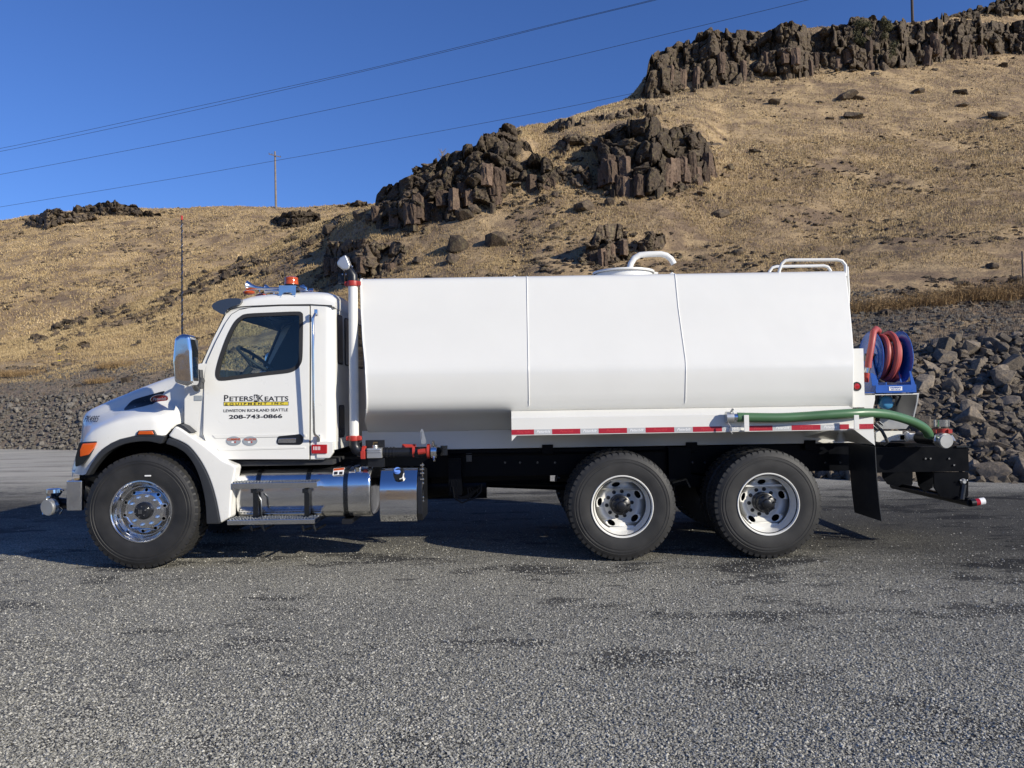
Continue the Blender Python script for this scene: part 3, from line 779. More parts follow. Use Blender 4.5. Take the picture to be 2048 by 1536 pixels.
# ---- countless small rocks over both hills
r = np.random.default_rng(8)
def clumpy(n, A, j0, j1, i0, i1, seed, sc=6.0, thr=.0):
    r = np.random.default_rng(seed); i = r.uniform(i0, i1, n); j = r.uniform(j0, j1, n); P_ = sample_grid(A, i, j)
    keep = np.array([noise.noise((p[0]/sc, p[1]/sc, seed*.71)) + .35*noise.noise((p[0]/1.5, p[1]/1.5, seed)) for p in P_]) > thr
    return P_[keep], i[keep], j[keep]
Pa, _, _ = clumpy(15000, HA, J1, gn-10, 60, gx-60, 51, thr=.10)
Pb, _, _ = clumpy(6500, FA, 8, FA.shape[1]-6, 40, 200, 52, 9.0, thr=.12)
so_ = scatter_mesh('scattered_stones', BLOCK[:5] + BOULD[:3], np.concatenate([Pa, Pb]), np.concatenate([r.uniform(.12, .45, len(Pa))*r.uniform(.5, 1.3, len(Pa)), r.uniform(.25, .8, len(Pb))]), M['rock'], flat=.6, seed=9)
tag(so_, 'countless small dark stones strewn over the dry grass slopes', 'stones', kind='stuff')

# ================================================================== GRASS, BRUSH
def blades(P_, hgt, wid, nb, r, lean=.6, base=.06):
    """thin triangles: several per point"""
    n = len(P_); P2 = np.repeat(P_, nb, 0); H_ = np.repeat(hgt, nb)*r.uniform(.5, 1.15, n*nb); W_ = np.repeat(wid, nb)
    a = r.uniform(0, 2*pi, n*nb); ln = r.uniform(0, lean, n*nb); b_ = r.uniform(0, 2*pi, n*nb)
    off = np.stack([np.cos(b_), np.sin(b_), 0*b_], -1) * (r.uniform(0, 1, n*nb)*np.repeat(hgt, nb)*base*6)[:, None]
    c0 = P2 + off; t = np.stack([-np.sin(a), np.cos(a), 0*a], -1) * (W_*.5)[:, None]
    tip = c0 + np.stack([np.cos(b_)*ln*H_, np.sin(b_)*ln*H_, H_*np.sqrt(1-np.minimum(ln, .95)**2)], -1)
    lo = c0 - np.array([0, 0, .04])
    return np.stack([lo - t, lo + t, tip], 1)
def grass_points(n, A, Nrm, j0, j1, i0, i1, seed, nzmin=.55):
    r = np.random.default_rng(seed); i = r.uniform(i0, i1, n); j = r.uniform(j0, j1, n); P_ = sample_grid(A, i, j)
    nz = Nrm[np.clip(i.astype(int), 0, A.shape[0]-1), np.clip(j.astype(int), 0, A.shape[1]-1), 2]
    cl = np.array([noise.noise((p[0]/5, p[1]/5, seed*.3)) + .6*noise.noise((p[0]/1.2, p[1]/1.2, seed*.9)) for p in P_])
    keep = (nz > nzmin) & (cl + r.uniform(-.45, .45, n) > -.22 + np.clip((52 - (P_[:, 1]+D))/40, 0, .6))
    return P_[keep], cl[keep]
Pg, cg = grass_points(420000, HA, HN, J2-12, gn-8, 66, gx-74, 61)
rg = np.random.default_rng(62)
dd = Pg[:, 1] + D
hg = rg.uniform(.06, .20, len(Pg)) * np.clip(dd/45, .6, 1.25)
T1 = blades(Pg, hg, rg.uniform(.025, .055, len(Pg))*np.clip(dd/45, .5, 1.5), 3, rg, .97)
t1 = np.repeat(np.clip(.42 + cg*.5 + np.clip((dd-50)/130, -.15, .25) + rg.normal(0, .17, len(Pg)), 0, 1), 3)
tag(tris_object('dry_grass', T1, t1, M['straw']), 'straw coloured dry bunch grass covering the near hillside', 'grass', kind='stuff')
Pg, cg = grass_points(90000, FA, FN, 6, FA.shape[1]-4, 45, 215, 63)
hg = rg.uniform(.15, .4, len(Pg)); T1 = blades(Pg, hg, rg.uniform(.09, .18, len(Pg)), 3, rg, .95)
tag(tris_object('dry_grass', T1, np.repeat(np.clip(.50 + cg*.5 + rg.normal(0, .14, len(Pg)), 0, 1), 3), M['straw']), 'straw coloured dry grass covering the far left hill', 'grass', kind='stuff')
# weeds and dead stems on the bare bank between the stone and the brush line
r = np.random.default_rng(70); n = 15000
ii = r.uniform(60, gx-60, n); jj = r.uniform(J1-4, J2+4, n); Pw = sample_grid(HA, ii, jj)
kp = (ii > i_of(1300)) | (r.uniform(0, 1, n) < .4); Pw = Pw[kp]; n = len(Pw)
T1 = blades(Pw, r.uniform(.07, .24, n), r.uniform(.010, .024, n), 5, r, 1.0, .1)
tag(tris_object('dead_weeds', T1, np.repeat(np.clip(r.normal(.45, .25, n), 0, 1), 5), M['twig']), 'tangled grey dead weeds on the bare bank above the stones', 'weeds', kind='stuff')
# clods and lumps on that bank
ii = r.uniform(60, gx-60, 12000); jj = r.uniform(J1-4, J2+6, 12000); Pc = sample_grid(HA, ii, jj)
cl_ = scatter_mesh('clods', GSTONE, Pc, r.uniform(.05, .26, 12000)*r.uniform(.4, 1, 12000), M['rubble'], flat=.7, seed=12)
tag(cl_, 'earth clods and small stones on the bare bank', 'clods', kind='stuff')
# brush belt: bushes one after another
def bush(px, jline, w_, h_, label, group, seed, mat, n=420, name='dry_bush', leafy=False, at=None):
    r = np.random.default_rng(seed)
    p = sample_grid(HA, i_of([float(px)]), np.array([float(jline)]))[0] if at is None else np.array(at)
    a = r.uniform(0, 2*pi, n); rad = np.sqrt(r.uniform(0, 1, n))
    c = np.stack([p[0] + np.cos(a)*rad*w_/2, p[1] + np.sin(a)*rad*w_/3, np.full(n, p[2]-.05)], -1)
    hh = h_*(1 - .55*rad**2)*r.uniform(.5, 1.1, n)
    T = blades(c, hh, np.full(n, .016), 2, r, .92, .08)
    tt = np.repeat(np.clip(r.normal(.45, .22, n), 0, 1), 2)
    root = tag(empty(name, tuple(p)), label, 'bush', group)
    tris_object('stems', T - p, tt, mat, root)
    # feathery twigs spread through the crown
    m_ = n*5; k = r.integers(0, len(T), m_); f_ = r.uniform(.3, 1, m_)
    q = T[k].mean(1)*0 + (T[k, 0]*(1-f_)[:, None] + T[k, 2]*f_[:, None])
    v = r.normal(size=(m_, 3)); v /= np.linalg.norm(v, axis=1)[:, None]; v[:, 2] = np.abs(v[:, 2]); u = r.normal(size=(m_, 3)); u /= np.linalg.norm(u, axis=1)[:, None]
    L_ = r.uniform(.05, .16, m_)*h_*1.2
    tw = np.stack([q - u*.009, q + u*.009, q + v*L_[:, None]], 1)
    tris_object('twigs', tw - p, np.clip(r.normal(.5, .25, m_), 0, 1), M['leaf'] if leafy else mat, root)
    return root
belt = [(1715, J2-3, 2.0, .75, 'tall brown dry bush directly right of the tank end'), (1765, J2-2, 1.8, .7, 'dry bush second in the belt right of the tank'), (1812, J2-1, 1.6, .62, 'low dry bush in the belt above the reel'),
 (1858, J2-1, 1.7, .7, 'reddish dry bush in the belt right of the reel'), (1905, J2+1, 1.8, .85, 'dark olive bush midway along the belt'), (1950, J2+1, 2.0, .9, 'tall feathery bush in the right part of the belt'),
 (1995, J2+2, 2.0, .95, 'tallest golden bush in the right part of the belt'), (2045, J2+3, 2.2, .95, 'golden bush cut by the right picture edge'), (1670, J2-4, 1.8, .6, 'dry bush hidden behind the tank end'), (2100, J2+3, 2.2, .9, 'bush beyond the right picture edge')]
for k, (px, jl, w_, h_, lab) in enumerate(belt): bush(px, jl, w_, h_, lab, 'dry bushes in a belt above the bare bank', 100+k, M['brush'])
for k, (px, jl, w_, h_, lab) in enumerate([(58, J2-1, 2.6, .62, 'brown tumbled bush low at the left edge of the slope'), (14, J2-1, 1.8, .5, 'small brown bush cut by the left picture edge'), (238, J2-2, 2.2, .6, 'grey green bush on the left slope ahead of the mirror'), (205, J1+9, 1.6, .4, 'faint flat bush on the scree above the hood')]):
    bush(px, jl, w_, h_, lab, 'dry bushes on the left slope', 120+k, M['brush'])
# green shrub hanging on the cliff
for k, (px, py, w_, h_, lab) in enumerate([(1750, 62, 5.5, 3.6, 'big green shrub growing on the cliff top at upper right')]):
    yb_ = on_hill(1750, 137)[0].y
    p = W(1748, 88, yb_ + .2); r = np.random.default_rng(77); n = 6500
    root = tag(empty('green_shrub', p), lab, 'shrub')
    cs = [(r.uniform(-2.2, 2.2), r.uniform(-.8, .6), r.uniform(.3, 2.7), r.uniform(.35, .8)) for _ in range(18)] + [(1.6, -.8, -1.4, .7), (1.9, -.9, -.6, .7), (1.2, -.8, -2.0, .5)]
    cc = np.array(cs); wh_ = r.integers(0, len(cs), n); v = r.normal(size=(n, 3)); v /= np.linalg.norm(v, axis=1)[:, None]
    q = cc[wh_, :3] + v*(cc[wh_, 3]*r.uniform(.3, 1.05, n))[:, None]
    u = r.normal(size=(n, 3)); u /= np.linalg.norm(u, axis=1)[:, None]; w2 = np.cross(u, v)
    s = r.uniform(.04, .10, n)[:, None]
    tris_object('foliage', np.stack([q - u*s, q + u*s, q + w2*s*1.8], 1), np.clip(r.normal(.5, .25, n), 0, 1), M['leaf'], root)
    b = B()
    for c in cs[:10]: b.tube([(0, .3, -.6), (c[0]*.4, .2, c[2]*.4), (c[0], c[1], c[2])], [.09, .06, .02], 5)
    for i_, v_ in enumerate(b.v): b.v[i_] = v_ + p
    b.build('branch', M['wooddark'], root)
# dead snag on the crag edge
h = on_hill(884, 326); p = h[0] if h else W(884, 322, 52)
root = tag(empty('dead_tree', p), 'tiny bare dead tree on the skyline at the crag edge', 'tree'); b = B(); r_ = random.Random(5)
b.tube([p, p + Vector((0, 0, .5)), p + Vector((.03, 0, .9))], [.07, .05, .03], 6)
for k in range(12):
    a = r_.uniform(0, 6.3); z = r_.uniform(.3, .9); l = r_.uniform(.25, .5)
    b.tube([p + Vector((0, 0, z)), p + Vector((cos(a)*l*.5, sin(a)*l*.4, z+l*.45)), p + Vector((cos(a)*l*.8, sin(a)*l*.5, z+l*.9))], [.03, .02, .01], 4)
b.build('trunk', M['wood'], root)

# ================================================================== POLES, WIRES, STAKES
pb = on_hill(552, 417, FB)[0] if on_hill(552, 417, FB) else W(552, 413, 150); top = W(548, 303, pb.y)
pole = tag(empty('utility_pole', pb), 'pale wooden power pole with one crossarm standing on the far hill skyline', 'utility pole')
b = B(); b.tube([pb - Vector((0, 0, .6)), Vector((pb.x-.1, pb.y, top.z))], [.24, .16], 10); b.build('shaft', M['wood'], pole)
tz = top.z - .9; b = B(); b.tube([Vector((pb.x-1.3, pb.y-.2, tz+.35)), Vector((pb.x+1.15, pb.y-.2, tz-.35))], .10, 4); b.build('crossarm', M['wood'], pole)
for dx, dz in ((-1.25, .36), (-.65, .2), (1.1, -.32)):
    b = B(); q = Vector((pb.x+dx, pb.y-.2, tz+dz)); b.cyl(q, q + Vector((0, 0, .28)), .07, .05, n=8); b.build('insulator', M['plastic'], pole)
h = on_hill(1838, 60); pb2 = h[0] + Vector((0, 1.5, 0)); 
pole2 = tag(empty('utility_pole', pb2), 'dark brown power pole above the cliff running out of the top of the picture', 'utility pole')
b = B(); b.tube([pb2 - Vector((0, 0, .8)), pb2 + Vector((0, 0, 13))], [.19, .14], 10); b.build('shaft', M['wooddark'], pole2)
b = B(); b.tube([pb2 + Vector((-1.2, 0, 12)), pb2 + Vector((1.2, 0, 12))], .08, 4); b.build('crossarm', M['wooddark'], pole2)
WR = [('topmost thin power wire crossing the sky from lower left to top centre', [(-200, 331, 150), (0, 297, 140), (342, 224, 130), (700, 146, 120), (939, 89, 112), (1127, 43, 107), (1308, -1, 102), (1600, -75, 96)]),
 ('power wire running just under the topmost wire', [(-200, 337, 150), (0, 303, 140), (342, 231, 130), (700, 149, 120), (939, 92, 112), (1127, 45, 107), (1308, 1, 102), (1600, -72, 96)]),
 ('third power wire down, crossing the middle of the sky', [(-200, 386, 150), (0, 349, 140), (342, 284, 130), (700, 210.5, 120), (1042, 137, 112), (1400, 52, 104), (1615, 0, 100), (1900, -70, 96)]),
 ('lowest power wire, passing the pale pole and ending behind the cliff', [(-200, 446, 150), (0, 414, 146), (342, 358, 140), (547, 322, 136), (700, 295, 133), (1042, 232, 126), (1264, 187, 122), (1500, 135, 118)])]
for lab, pts in WR:
    q = [W(x, y, d - D) for x, y, d in pts]
    sm = []
    for i in range(len(q)-1):
        p0, p1, p2, p3 = q[max(i-1, 0)], q[i], q[i+1], q[min(i+2, len(q)-1)]
        for k in range(8):
            t = k/8; sm.append(.5*((2*p1) + (p2-p0)*t + (2*p0-5*p1+4*p2-p3)*t*t + (3*p1-p0-3*p2+p3)*t**3))
    sm.append(q[-1]); b = B(); b.tube(sm, .032, 5, cap=False); tag(b.build('power_wire', M['wire']), lab, 'wire', 'power wires across the sky')
h = on_hill(119, 727); p = h[0]; st = tag(empty('marker_stake', p), 'thin stake with two yellow marks on the lower left slope', 'stake')
b = B(); b.tube([p - Vector((0, 0, .2)), p + Vector((0, 0, .55))], .012, 6); b.build('shaft', M['wooddark'], st)
for z in (.16, .52): b = B(); b.box(p + Vector((-.08, -.03, z-.02)), p + Vector((.08, -.02, z+.02))); b.build('yellow_mark', M['yellow'], st)
h = on_hill(2046, 572); p = h[0]; st = tag(empty('fence_post', p), 'dark thin post at the right picture edge above the brush', 'post')
b = B(); b.tube([p - Vector((0, 0, .2)), p + Vector((0, 0, 1.3))], .025, 6); b.build('shaft', M['black'], st)

# ================================================================== LOOSE PEBBLES ON THE LOT (near the viewer)
r = np.random.default_rng(90); n = 230000
inv = r.uniform(1/17.0, 1/2.9, n); d_ = 1/inv
x_ = r.uniform(-.78, .78, n) * d_
yy_ = d_ - D
nz_ = np.array([noise.noise((a*.45, b_*1.1, 3.3)) for a, b_ in zip(x_, yy_)])
inband = 1/(1+np.exp(-((yy_ + .28*x_ - .5 + nz_*1.6)*2.2)))
keep = r.uniform(0, 1, n) < (1 - .85*inband) * np.clip(1.25 - d_/17, .1, 1)
x_, d_ = x_[keep], d_[keep]; n = len(x_)
s = r.uniform(.003, .0095, n)*r.uniform(.6, 1.25, n)
Pp = np.stack([x_, d_ - D, s*.25], -1)
# flat octahedral chips
an = r.uniform(0, 2*pi, n); tl = r.normal(0, .35, (n, 2))
tri = []
ring = [np.stack([np.cos(an + k*pi/2 + r.uniform(-.3, .3, n))*s, np.sin(an + k*pi/2 + r.uniform(-.3, .3, n))*s, np.zeros(n)], -1) for k in range(4)]
for q in ring: q[:, 2] = q[:, 0]*tl[:, 0] + q[:, 1]*tl[:, 1]
apex = np.stack([tl[:, 1]*s*.5, tl[:, 0]*s*.5, s*r.uniform(.4, .75, n)], -1)
tri = [np.stack([Pp + ring[k], Pp + ring[(k+1) % 4], Pp + apex], 1) for k in range(4)]
T = np.stack(tri, 1).reshape(-1, 3, 3)
tag(tris_object('loose_gravel', T, np.repeat(np.clip(r.beta(2, 2.6, n), 0, 1), 4), M['pebble']), 'loose grey gravel chips spread over the lot in the foreground', 'gravel', kind='stuff')

# ================================================================== RIDGE ACROSS THE VALLEY (behind the viewer)
xs_ = np.linspace(-420, 420, 90); rows = []
for t in np.linspace(0, 1, 14):
    rows.append([Vector((x, -95 - 150*t, -.3 + (22 + 7*noise.noise((x/90, 1.3, 0)) + 3*noise.noise((x/25, 4.1, 0)))*t**.8 + 1.2*noise.noise((x/12, t*9, 2))*t)) for x in xs_])
b = B(); b.grid(rows); tag(b.build('valley_ridge', M['farhill']), kind='structure')
# ================================================================== TRUCK
truck = tag(empty('water_truck', (0, 1.22, 0)), 'white day cab tanker truck with three axles parked broadside on the gravel lot', 'truck')
YC = 1.22
def P(px, py, Y): q = W(px, py, Y); return (q.x, q.z)
def OL(pts, Y): return [P(a, b, Y) for a, b in pts]
def arc(cx, cy, rx, ry, a0, a1, n):
    return [(cx + rx*cos(radians(a0+(a1-a0)*i/n)), cy + ry*sin(radians(a0+(a1-a0)*i/n))) for i in range(n+1)]
def roundpoly(pts, r, n=4):
    """round the corners of a polygon by radius r (number or list)"""
    out = []; m_ = len(pts)
    for i in range(m_):
        rr = r[i] if isinstance(r, (list, tuple)) else r
        p = Vector(pts[i]); a = Vector(pts[i-1]); c = Vector(pts[(i+1) % m_])
        if rr <= 0: out.append(tuple(p)); continue
        da = (a-p); dc = (c-p); ra = min(rr, da.length*.45); rc = min(rr, dc.length*.45)
        A_ = p + da.normalized()*ra; C_ = p + dc.normalized()*rc
        for k in range(n+1):
            t = k/n; q = A_*(1-t)**2 + p*2*t*(1-t) + C_*t*t; out.append((q.x, q.y))
    return out
def offset(pts, d):
    """grow polygon about its edges (approx)"""
    c = [Vector(p) for p in pts]; m_ = len(c); out = []
    area = sum(c[i].x*c[(i+1) % m_].y - c[(i+1) % m_].x*c[i].y for i in range(m_)); s = 1 if area > 0 else -1
    for i in range(m_):
        e0 = (c[i]-c[i-1]); e1 = (c[(i+1) % m_]-c[i])
        if e0.length < 1e-9: e0 = e1
        if e1.length < 1e-9: e1 = e0
        n0 = Vector((e0.y, -e0.x)).normalized(); n1 = Vector((e1.y, -e1.x)).normalized(); nn = (n0+n1)
        nn = nn.normalized() / max(.5, nn.length/2) if nn.length > 1e-6 else n0
        q = c[i] + nn*d*s; out.append((q.x, q.y))
    return out

def smooth2(pts, n=4, closed=False):
    out = []; m_ = len(pts); V = [Vector(p) for p in pts]
    rng_ = range(m_) if closed else range(m_-1)
    for i in rng_:
        if closed: p0, p1, p2, p3 = V[i-1], V[i], V[(i+1) % m_], V[(i+2) % m_]
        else: p0, p1, p2, p3 = V[max(i-1, 0)], V[i], V[i+1], V[min(i+2, m_-1)]
        for k in range(n):
            t = k/n; q = .5*((2*p1) + (p2-p0)*t + (2*p0-5*p1+4*p2-p3)*t*t + (3*p1-p0-3*p2+p3)*t**3); out.append((q.x, q.y))
    if not closed: out.append((V[-1].x, V[-1].y))
    return out
# ---------------------------------------------------------------- wheels
XF = W(281, 1031, 0).x; XR1 = W(1245, 1019, 0).x; XR2 = W(1538, 1017, 0).x
RF, RR = .568, .538
def tyre(c, R, Rr, wd, name_parent, sgn=1, lugs=52):
    """tyre with outer wall at y=c.y, running inwards (sgn*+y)"""
    b = B(); w_ = wd
    pr = [(Rr-.012, .028), (Rr+.004, .014), (Rr+.03, .010), (Rr+.055, .004), (Rr+.10, 0), (R-.115, .001), (R-.112, .005), (R-.10, .005), (R-.097, .002), (R-.085, .003), (R-.082, .007),
          (R-.072, .008), (R-.069, .005), (R-.052, .011), (R-.028, .022), (R-.014, .035), (R-.012, .06), (R-.010, w_*.5), (R-.012, w_-.06), (R-.03, w_-.02), (R-.1, w_), (Rr+.04, w_-.01), (Rr-.01, w_-.03)]
    b.lathe([(r, a*sgn) for r, a in pr], c, n=72)
    t = b.build('tyre', M['rubber'], name_parent, angle=40)
    b = B()
    for k in range(lugs):
        for side in (0, 1):
            a = 2*pi*(k + .5*side)/lugs; da = 2*pi/lugs*.34
            y0, y1 = (.016, w_*.40) if side == 0 else (w_*.60, w_-.02)
            def pt(r, an, y): return Vector((c[0]+r*cos(an), c[1]+y*sgn, c[2]+r*sin(an)))
            ro = R; ri = R-.03; sk = da*.8
            vs = [pt(ri-.012, a-da, y0), pt(ri-.012, a+da, y0), pt(ri, a+da+sk, y1), pt(ri, a-da+sk, y1),
                  pt(ro-.010, a-da, y0+(.008 if side == 0 else 0)), pt(ro-.010, a+da, y0+(.008 if side == 0 else 0)), pt(ro, a+da+sk, y1), pt(ro, a-da+sk, y1)]
            b.add(vs, [(0,3,2,1),(4,5,6,7),(0,1,5,4),(1,2,6,5),(2,3,7,6),(3,0,4,7)])
    for yy in (.44, .56):
        b.lathe([(R-.02, (yy*w_-.012)*sgn), (R-.001, (yy*w_-.010)*sgn), (R-.001, (yy*w_+.010)*sgn), (R-.02, (yy*w_+.012)*sgn)], c, n=60)
    b.build('tread', M['rubber'], t, smooth=False)
    return t
def ellipse(cx, cz, ra, rt, ang, n=14):
    return [(cx + ra*cos(t)*cos(ang) - rt*sin(t)*sin(ang), cz + ra*cos(t)*sin(ang) + rt*sin(t)*cos(ang)) for t in [2*pi*i/n for i in range(n)]]
def circle(cx, cz, r, n=32, a0=0): return [(cx + r*cos(a0+2*pi*i/n), cz + r*sin(a0+2*pi*i/n)) for i in range(n)]

def front_wheel(cx, cy, sgn):
    cz = RF; c = (cx, cy, cz)
    b = B()
    pr = [(.285, .05), (.300, .022), (.309, .012), (.306, .004), (.296, .003), (.288, .012), (.282, .030), (.270, .040), (.262, .060), (.256, .085), (.246, .096), (.236, .098)]
    b.lathe([(r, a*sgn) for r, a in pr], c, n=64)
    yf = lambda x, z: sgn*(.098 - .022*min(1, max(0, (.236 - sqrt((x-cx)**2 + (z-cz)**2))/.07)))
    holes = [circle(cx+.205*cos(a), cz+.205*sin(a), .0155, 12) for a in [2*pi*(k+.35)/10 for k in range(10)]]
    b.prism(circle(cx, cz, .236, 64), cy, cy+.012*sgn, holes + [circle(cx, cz, .168, 48)], yf)
    b.prism(circle(cx, cz, .168, 48), cy+.076*sgn, cy+.09*sgn, [circle(cx, cz, .08, 32)])
    b.lathe([(.236, .11*sgn), (.236, .30*sgn), (.28, .32*sgn)], c, n=48)
    wh = b.build('wheel', M['alu'], truck)
    tyre(c, RF, .292, .37, wh, sgn)
    b = B()
    b.cyl((cx, cy+.14*sgn, cz), (cx, cy+.2*sgn, cz), .22, n=32); b.build('brake_drum', M['frame'], wh)
    b = B(); b.lathe([(0, -.002*sgn), (.04, -.001*sgn), (.062, .004*sgn), (.068, .012*sgn), (.072, .05*sgn), (.086, .056*sgn), (.088, .085*sgn)], c, n=32)
    hub = b.build('hub_cap', M['black'], wh)
    b = B()
    for k in range(6):
        a = 2*pi*k/6 + .3; b.cyl((cx+.05*cos(a), cy-.008*sgn, cz+.05*sin(a)), (cx+.05*cos(a), cy+.01*sgn, cz+.05*sin(a)), .006, n=8)
    for k in range(3):
        b.box((cx-.018+.012*k, cy-.006*sgn if sgn > 0 else cy, cz-.02), (cx-.012+.012*k, cy if sgn > 0 else cy+.006, cz+.02))
    b.build('hub_bolts', M['chrome'], hub)
    if sgn > 0: b = B(); b.box((cx+.045, -.004, cz+.345), (cx+.105, .004, cz+.358)); b.build('tyre_sticker', M['whiteplastic'], wh)
    for k in range(10):
        a = 2*pi*(k+.0)/10 + .15; x, z = cx+.142*cos(a), cz+.142*sin(a)
        b = B(); b.cyl((x, cy+.074*sgn, z), (x, cy+.070*sgn, z), .023, n=12); b.cyl((x, cy+.072*sgn, z), (x, cy+.045*sgn, z), .0155, n=6); b.cyl((x, cy+.05*sgn, z), (x, cy+.030*sgn, z), .009, n=8)
        b.build('lug_nut', M['alu'], wh, smooth=False)
    return wh
def rear_wheel(cx, cy, sgn, rot, hubsink):
    cz = RR; c = (cx, cy, cz)
    b = B()
    b.lathe([(r, a*sgn) for r, a in [(.288, .05), (.300, .020), (.309, .010), (.305, .002), (.298, .003), (.291, .014), (.284, .035), (.279, .06), (.268, .10), (.262, .135), (.250, .150)]], c, n=64)
    def yf(x, z):
        r = sqrt((x-cx)**2 + (z-cz)**2); return sgn*(.150 + .075*min(1, max(0, (.250-r)/.095)))
    holes = [ellipse(cx+.203*cos(a), cz+.203*sin(a), .026, .043, a) for a in [2*pi*(k)/5 + rot for k in range(5)]]
    b.prism(circle(cx, cz, .250, 64), cy, cy+.012*sgn, holes + [circle(cx, cz, .155, 48)], yf)
    b.prism(circle(cx, cz, .155, 48), cy+.225*sgn, cy+.237*sgn, [circle(cx, cz, .095, 32)])
    wh = b.build('wheel', M['whiteplastic'] if False else M['white'], truck)
    tyre(c, RR, .292, .275, wh, sgn)
    t2 = tyre((cx, cy+.335*sgn, cz), RR, .292, .275, wh, sgn); 
    b = B(); b.cyl((cx, cy+.26*sgn, cz), (cx, cy+.5*sgn, cz), .27, n=32); b.build('brake_drum', M['frame'], wh)
    b = B(); pr = [(0, .03), (.03, .03), (.042, .036), (.048, .055), (.075, .062), (.086, .07), (.09, .12), (.10, .125), (.10, .235)]
    b.lathe([(r, a*sgn) for r, a in pr], c, n=32); hub = b.build('hub', M['black'], wh)
    b = B()
    for k in range(8):
        a = 2*pi*k/8 + .2; x, z = cx+.078*cos(a), cz+.078*sin(a)
        b.cyl((x, cy+.062*sgn, z), (x, cy+.04*sgn, z), .009, n=6)
        b.box((x-.010, min(cy+.07*sgn, cy+.11*sgn), z-.010), (x+.010, max(cy+.07*sgn, cy+.11*sgn), z+.010))
    b.build('hub_bolts', M['black'], hub, smooth=False)
    for k in range(10):
        a = 2*pi*k/10 + .1; x, z = cx+.128*cos(a), cz+.128*sin(a)
        b = B(); b.cyl((x, cy+.224*sgn, z), (x, cy+.216*sgn, z), .019, n=14); b.cyl((x, cy+.222*sgn, z), (x, cy+.195*sgn, z), .013, n=6)
        b.build('lug_nut', M['black'], wh, smooth=False)
    return wh
front_wheel(XF, 0, 1); front_wheel(XF, 2.44, -1)
rear_wheel(XR1, 0, 1, radians(28), 0); rear_wheel(XR2, 0, 1, radians(20), 0)
rear_wheel(XR1, 2.44, -1, .2, 0); rear_wheel(XR2, 2.44, -1, .9, 0)
for x, z, r in ((XF, RF, .06), (XR1, RR, .11), (XR2, RR, .11)):
    b = B(); b.cyl((x, .3, z), (x, 2.14, z), r, n=16)
    if r > .1: b.ball((x, YC, z), .24, 16)
    b.build('axle', M['frame'], truck)

# ---------------------------------------------------------------- chassis
b = B()
ZF0, ZF1 = .78, 1.07
XFR, XRE = W(175, 960, .75).x, W(1937, 900, .75).x
for y in (.78, 1.58): b.box((XFR, y, ZF0), (XRE - .25, y+.08, ZF1))
b.build('frame_rail', M['frame'], truck, bevel=.006)
for x in (-2.8, -1.3, -.2, .55, 1.8, 3.1): b = B(); b.box((x, .86, ZF0+.05), (x+.1, 1.58, ZF1-.05)); b.build('crossmember', M['frame'], truck)
b = B(); b.tube([(-2.2, YC, .72), (-.6, YC, .68), (XR1, YC, RR+.05)], .05, 12)
b.build('drive_shaft', M['frame'], truck)
b = B(); b.box((-3.2, .9, .62), (-1.9, 1.55, 1.05)); b.build('engine_sump', M['frame'], truck, bevel=.02)
b = B(); b.cyl((-1.1, 1.0, .66), (-.3, 1.0, .66), .14, n=20); b.build('air_tank', M['frame'], truck)
b = B(); b.cyl((-.9, .95, .78), (.4, .95, .78), .11, n=20); b.build('air_tank', M['frame'], truck)
b = B(); xk = W(897, 950, .65).x; b.box((xk, .62, .60), (xk+.14, .78, 1.0))
b.build('frame_bracket', M['frame'], truck, bevel=.004)
b = B()   # rear suspension between the tandem wheels
xm = (XR1+XR2)/2
for y in (.70, 1.72):
    b.prism([(XR1-.15, .62), (xm, .80), (XR2+.15, .62), (XR2+.1, .54), (xm, .66), (XR1-.1, .54)], y, y+.07)
    for x in (XR1+.12, XR2+.12): b.cyl((x, y, .62), (x, y, .86), .12, n=16)
    b.box((xm-.12, y-.02, .66), (xm+.12, y+.1, ZF1))
b.build('suspension', M['frame'], truck, bevel=.004)
b = B()
xa_ = W(905, 985, .6).x
for i in range(5):
    b.tube([(xa_+.02*i, .64, .85), (xa_+.01*i-.02, .60, .66-.015*i), (xa_+.05+.03*i, .57, .57), (xa_+.17+.03*i, .58, .61+.02*i), (xa_+.16+.02*i, .62, .68)], .008, 6)
b.tube([(xa_, .6, .70), (xa_+.02, .57, .58), (xa_+.10, .56, .53), (xa_+.24, .57, .58), (xa_+.30, .58, .64), (xa_+.31, .60, .72), (xa_+.27, .60, .70), (xa_+.26, .60, .62)], .009, 6)
b.build('air_line', M['frame'], truck)
# lower black body behind the steps (battery box, brackets)
b = B(); b.box((W(470, 760, .5).x, .62, .48), (W(745, 900, .5).x, .78, 1.0)); b.build('tank_bracket', M['frame'], truck)
b = B()   # body mounting brackets on the sill
for px in (1095, 1382, 1618):
    q = W(px, 900, .74); b.box((q.x-.06, .70, 1.02), (q.x+.06, .745, 1.12))
b.build('body_mount', M['frame'], truck, bevel=.003)
q = W(938, 915, .74); b = B(); b.box((q.x-.03, .742, q.z-.045), (q.x+.03, .77, q.z+.045)); b.build('frame_plate', M['strap'], truck)

for px in (600, 640, 1010, 1040, 1075, 1110, 1360, 1385, 1410, 1650, 1680):
    q = W(px, 925, .77); b = B(); b.cyl((q.x, .765, q.z), (q.x, .782, q.z), .013, n=6); b.build('frame_bolt', M['strap'], truck)
b = B(); b.tube([(W(870, 905, .75).x, .75, 1.03), (W(1100, 905, .75).x, .75, 1.02), (W(1330, 905, .75).x, .75, 1.03)], .012, 6); b.build('air_line', M['frame'], truck)
b = B(); b.tube([W(1345, 965, .5), W(1372, 958, .5), W(1380, 975, .5)], .014, 6); b.build('brake_rod', M['strap'], truck)
